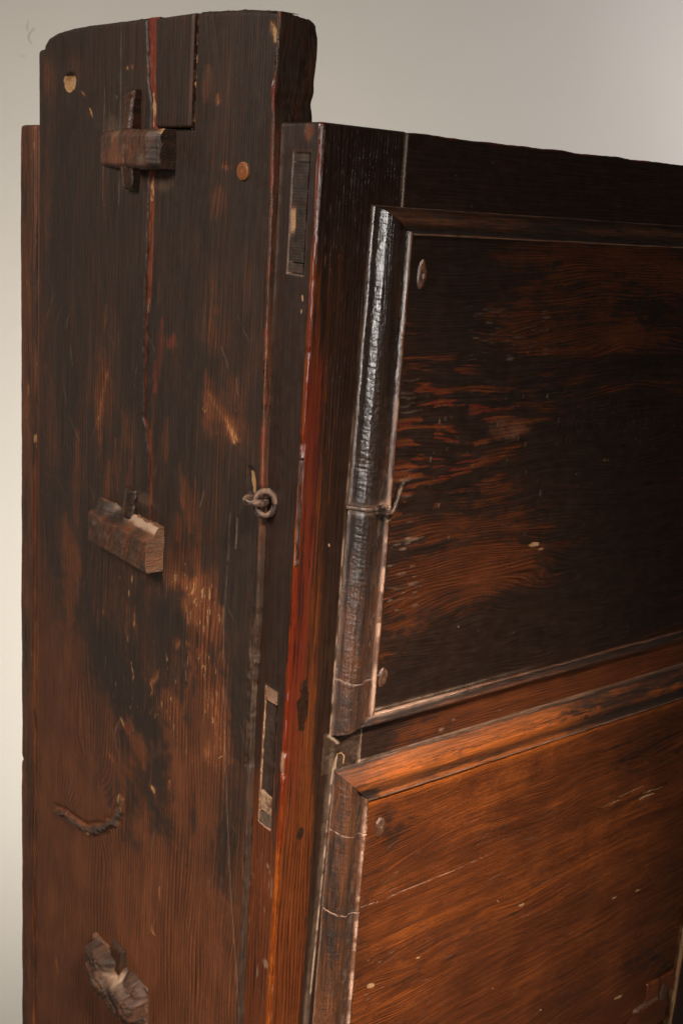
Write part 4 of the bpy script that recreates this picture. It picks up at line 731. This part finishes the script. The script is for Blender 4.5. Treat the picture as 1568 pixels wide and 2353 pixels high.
def p_p2(pt, A, B):
    m = pt.m; X, L = pt.blob, pt.line
    warp = (fbm(A / 220, B / 90, 15, 3) - .5) * 34 + (fbm(A / 60, B / 30, 16, 2) - .5) * 5 - .045 * (A - 90)
    Bw = B + warp; n1 = fbm(A / 130, Bw / 12, 17, 4); n2 = fbm(A / 80, B / 60, 18, 4); n3 = fbm(A / 40, Bw / 4, 19, 4)
    m['lac'][:] = .17 + (n1 - .5) * .4 + (fbm(A / 160, Bw / 3, 20, 3) - .5) * .3; m['base'][:] = .44 + (n2 - .5) * .16 + (n1 - .5) * .34; m['red'][:] = .10 + (n3 - .5) * .3; m['gl'][:] = .48
    for x, y, rx, ry, v in [(900, 1920, 50, 45, .45), (960, 1960, 100, 40, .2), (1500, 1700, 110, 100, .35), (1540, 2250, 60, 60, .55), (1300, 2300, 180, 70, .25), (830, 2150, 20, 160, .25), (1000, 2160, 100, 50, .2), (1550, 2000, 40, 300, .2), (1200, 1890, 120, 30, .15), (1480, 2200, 60, 40, .3), (880, 1870, 40, 30, .3)]:  # upper right blob is a soft shadow painted into the lacquer layer
        X('lac', x, y, rx, ry, v, 'add', 1.0, .5)
    for x, y, rx, ry, v in [(1150, 1750, 250, 50, .18), (1100, 1850, 130, 60, .14), (900, 2300, 120, 60, .15), (1400, 1950, 140, 90, .12), (1100, 2080, 200, 60, .1)]:
        X('base', x, y, rx, ry, v, 'add', 1.0, .5)
    m['base'] += .3 * np.exp(-((B + 556) / 3) ** 2)
    m['h'] += (fbm(A / 22, Bw / .9, 23, 2) - .5) * .16; m['lac'] += .26 * ss(.56, .74, fbm(A / 150, Bw / .8, 24, 3)); m['base'] += .34 * (fbm(A / 160, Bw / 1.2, 25, 3) - .5)
    cr = [(800, 2093), (830, 2085), (880, 2068), (930, 2044), (985, 2022), (1040, 2000), (1085, 1980), (1120, 1962)]
    L('dust', cr, .8, .75, 'max', .8, 1.6, .5); L('h', cr, 1.2, -.5, 'add', .8, 1.6)
    for p, w, v in [([(1382, 1855), (1410, 1840)], 5, .55), ([(1420, 1832), (1450, 1818), (1480, 1806)], 4, .55), ([(1470, 1835), (1500, 1822)], 5, .75), ([(1478, 1822), (1520, 1808)], 4, .6), ([(1400, 1850), (1420, 1838)], 4, .6)]: L('tan', p, w, v, 'max', .6, 2, .3); L('h', p, w, -.8, 'add', .6, 2, .3)
    L('lac', [(1400, 1858), (1450, 1835), (1530, 1800)], 5, .6, 'max', .8, 3)
    for x, y, rx, ry in [(1408, 2062, 11, 3.5), (1462, 2045, 9, 3), (1197, 2078, 9, 5), (1143, 2070, 3, 6), (1290, 2130, 3, 3), (850, 2265, 12, 8), (1560, 2200, 6, 4), (1420, 2290, 14, 5), (960, 2200, 5, 3), (1130, 2270, 4, 3), (1240, 2320, 4, 4)]: X('tan', x, y, rx, ry, .7, 'max', .6, .4, -1.0)
    pt.specks('dust', 830, 2180, 900, 2340, 10, 5, 1.2, .4, 41); pt.specks('dust', 860, 1900, 1560, 2340, 50, 3, .9, .3, 42); pt.specks('lac', 850, 2000, 1560, 2340, 50, 30, 5, .55, 43)
    r = random.Random(9)
    for i in range(40): x = r.uniform(850, 1500); y = r.uniform(1850, 2330); l = r.uniform(10, 50); L('dust', [(x, y), (x + l, y - l * r.uniform(.2, 1.2))], .8, r.uniform(.15, .35), 'max', .9, 1)
    m['h'] += (fbm(A / 110, B / 70, 21, 3) - .5) * 1.8 + (fbm(A / 30, Bw / 3.5, 22, 3) - .5) * .3
    setgrain(pt, Bw / 2.05, A, Bw)
panel(88, 604, -472, -71, p_p1)
panel(88, 604, -958, -548, p_p2)

# ------------------------------------------------------------------ lower right corner and right post
def simple(name, x0, x1, y0, z0, z1, painter, dx=1.2, dz=1.2, vert=True, thick=.03, rad=2.5, mat=FRONT, bow=0, parent=root):
    A, B = np.meshgrid(np.linspace(x0, x1, max(6, int((x1 - x0) / dx))), np.linspace(z0, z1, max(6, int((z1 - z0) / dz))), indexing='ij')
    pt = Paint(A, B, F, 2, 3); setgrain(pt, (A if vert else B) / 3, B if vert else A, A if vert else B); painter(pt, A, B)
    d = np.minimum(np.minimum(A - x0, x1 - A), np.minimum(B - z0, z1 - B)); pt.m['h'] += fillet(d, rad) + (fbm(A / 12, B / 30, 5, 3) - .5) * .8
    return sheet(name, np.stack([A, A * 0 + y0, B], -1) * .001, const((0, -1, 0), A.shape), pt, mat, (0, thick, 0), parent, rows=1)
def p_rp(pt, A, B):
    m = pt.m; m['lac'][:] = .75 + (fbm(A / 8, B / 60, 5, 3) - .5) * .6; m['base'][:] = .4
    e = np.exp(-((A - A.min() - 2.5) / 3.6) ** 2); m['tan'] += e * (.62 + .4 * fbm(B / 20, A / 4, 6, 3)) * ss(-600, -820, B); m['lac'] -= e * .7
simple('front_post', 602, 690, -9, ZL, 0, p_rp, 1.6, 1.6, rad=3)
def p_cb(pt, A, B):
    m = pt.m; m['lac'][:] = .34 + (fbm(A / 3, B / 40, 6, 3) - .5) * 1.2; m['base'][:] = .55; m['tan'][:] = .25 * fbm(A / 4, B / 20, 7, 3); m['dust'] += .6 * np.exp(-((B - B.min()) / 2) ** 2)
simple('corner_block', 548, 601, -7, -944, -918, p_cb, .9, .9)
def p_br(pt, A, B):
    m = pt.m; m['lac'][:] = .35; m['base'][:] = .42; c = (575, -962); r = np.hypot(A - c[0], (B - c[1]) * 1.6); pt.ring = r / 3.5; m['dust'] += .4 * np.exp(-((B - B.max()) / 2) ** 2)
    m['h'] -= 16 * ss(585, 601, A) ** 2 + 14 * ss(548, 520, A) ** 2
simple('bottom_moulding', 92, 600, -9, -985, -945.5, p_br, 1.4, .9, vert=False, rad=8)

# ------------------------------------------------------------------ tubes: iron loop, staple; nails
def tube(name, pts, rad, parent=root, seg=10, closed=False, flat=1.0, seed=0, sub=5):
    P = [Vector(p) for p in pts]; n = len(P); C = []
    rng = n if closed else n - 1
    for i in range(rng):
        p0, p1, p2, p3 = (P[(i - 1) % n] if closed or i else P[0]), P[i], P[(i + 1) % n], (P[(i + 2) % n] if closed or i + 2 < n else P[-1])
        for j in range(sub):
            t = j / sub; C.append(.5 * ((2 * p1) + (p2 - p0) * t + (2 * p0 - 5 * p1 + 4 * p2 - p3) * t * t + (3 * p1 - p0 - 3 * p2 + p3) * t ** 3))
    if not closed: C.append(P[-1])
    m = len(C); V = []; Q = []; rs = np.random.RandomState(seed); up = Vector((0.3, .2, 1)).normalized()
    for i in range(m):
        tg = (C[(i + 1) % m] - C[i - 1]) if closed else (C[min(i + 1, m - 1)] - C[max(i - 1, 0)]); tg.normalize()
        a = tg.cross(up).normalized(); b = tg.cross(a)
        rr = rad[0] + (rad[1] - rad[0]) * i / (m - 1) if isinstance(rad, tuple) else rad
        rr *= 1 + .05 * math.sin(i * .45 + seed)
        for k in range(seg): th = 2 * np.pi * k / seg; V.append(C[i] + a * rr * math.cos(th) * flat + b * rr * math.sin(th))
    for i in range(m if closed else m - 1):
        for k in range(seg): Q.append([i * seg + k, i * seg + (k + 1) % seg, ((i + 1) % m) * seg + (k + 1) % seg, ((i + 1) % m) * seg + k])
    if not closed:
        for e, base in ((0, 0), (1, (m - 1) * seg)):
            c = len(V); V.append(C[0] if e == 0 else C[-1])
            for k in range(0, seg, 2): Q.append([c, base + k, base + (k + 1) % seg, base + (k + 2) % seg])
    me = make_mesh(name, np.array([tuple(v) for v in V]), np.array(Q), IRON); return link(name, me, parent)
def mm(*p): return tuple(v * .001 for v in p)
# loop from the plank, lying level, and the eye from the post, standing upright through it
ca = S(588, 1150, -.010); cb = S(609, 1156, -.006)
tube('iron_loop', [mm(-9 + 8.5 * math.cos(a), ca[0] + 1 + 7.5 * math.sin(a), ca[1] + .8 * math.sin(a)) for a in np.linspace(0, 2 * np.pi, 13)[:-1]], .0029, closed=True, seed=1)
tube('iron_eye', [mm(-6 + 6.2 * math.cos(a), cb[0] - 4.9 * math.cos(a), cb[1] + 9.8 * math.sin(a)) for a in np.linspace(0, 2 * np.pi, 13)[:-1]], .0027, closed=True, seed=2)
# staple over the left moulding with its hooked end
u = np.linspace(-.02, .86, 9); zst = F(800, 1168)[1]
st = tube('staple', [mm(47.3 + 44 * t, -(np.interp(max(t, 0), *PV) + 0.4), zst + 1.5 - 3.5 * t) for t in u], .0021, flat=.8, seed=3)
def FP(x, y, Y): a = F(x, y, Y * .001); return mm(a[0], Y, a[1])
tube('hook', [FP(853, 1174, -8), FP(872, 1178, -8.5), FP(892, 1180, -9), FP(905, 1168, -9), FP(913, 1145, -8), FP(918, 1125, -6), FP(924, 1108, -2)], (.0024, .0020), st, seed=4)
tube('prong', [FP(886, 1184, -5), FP(893, 1194, -5), FP(894, 1206, -2)], (.0020, .0009), st, seed=5)
def nail(px, py, rx, ry, seed, y0=-2.9):
    c = F(px, py, -.004); n = 20; U, V = np.meshgrid(np.linspace(.03, 1, 9), np.linspace(0, 2 * np.pi, n + 1), indexing='ij'); a0 = F(px + rx, py, -.004)[0] - c[0]; b0 = abs(F(px, py + ry, -.004)[1] - c[1])
    wv = 1 + (fbm(np.cos(V) * 2 + 5, np.sin(V) * 2 + 5, seed, 2) - .5) * .4
    A = c[0] + U * a0 * np.cos(V) * wv; B = c[1] + U * b0 * np.sin(V) * wv; pt = Paint(A, B, F, 2, 3); setgrain(pt, A, B, A); m = pt.m
    m['lac'][:] = .55 + .5 * (fbm(A / 2, B / 3, seed + 6, 3) - .5); m['tan'][:] = .5 * ss(.5, .8, fbm(A / 1.5, B / 3, seed, 3)); m['dust'][:] = .22 * fbm(A / 2, B / 3, seed + 4, 3); m['gl'][:] = .4; m['base'][:] = .5; m['gl'][:] = .6
    m['h'][:] = 1.6 * np.sqrt(np.maximum(0, 1 - U ** 2)) - 1.3 * np.exp(-(U / .35) ** 2) + (fbm(A / 1.6, B / 2, seed + 2, 2) - .5) * 1.0
    sheet('nail', np.stack([A, A * 0 + y0, B], -1) * .001, const((0, -1, 0), A.shape), pt, MOULD, (0, .004, 0), rows=1)
nail(970, 630, 11, 32, 1); nail(880, 1558, 10, 22, 2); nail(875, 1902, 10, 22, 3); nail(1517, 2278, 8, 18, 4, -7.4)
disc('peg', F(780, 1741), 3.4, 'y', FRONT, .6, root, dict(lac=.85, base=.3), .1, 4.0)

# ------------------------------------------------------------------ the rest of the carcass (out of the picture or behind)
def box(name, x0, x1, y0, y1, z0, z1, mat, parent=root):
    V = np.array([[x, y, z] for x in (x0, x1) for y in (y0, y1) for z in (z0, z1)]) * .001
    Q = np.array([[0, 1, 3, 2], [4, 6, 7, 5], [0, 4, 5, 1], [2, 3, 7, 6], [0, 2, 6, 4], [1, 5, 7, 3]])
    n = 8; w = np.tile((.8, .1, 0, 0), (n, 1)); g = np.stack([V[:, 1] * 1000 / 4, V[:, 2] * 1000, V[:, 1] * 1000 + V[:, 0] * 1000], -1); t = np.tile((.35, .45, 0), (n, 1))
    me = make_mesh(name, V, Q, mat, {'wear': ('FLOAT_COLOR', w), 'grain': ('FLOAT_VECTOR', g), 'tone': ('FLOAT_VECTOR', t)}, np.zeros(6, bool)); return link(name, me, parent)
box('lining_board', 26, 34, 30, 480, -1480, -2, SIDE); box('back_board', 30, 660, 470, 482, -1480, -3, SIDE); box('side_plank', 662, 692, 52, 455, -1490, -6, SIDE)
box('top_board', 30, 664, 30, 470, -24, -8, SIDE)
box('plinth_board', -4, 694, 2, 490, -2195, -1200, SIDE); box('leg_board', -5, 60, 5, 492, -1200, -1101, SIDE); box('leg_board', 610, 692, 5, 492, -1200, -1101, SIDE)
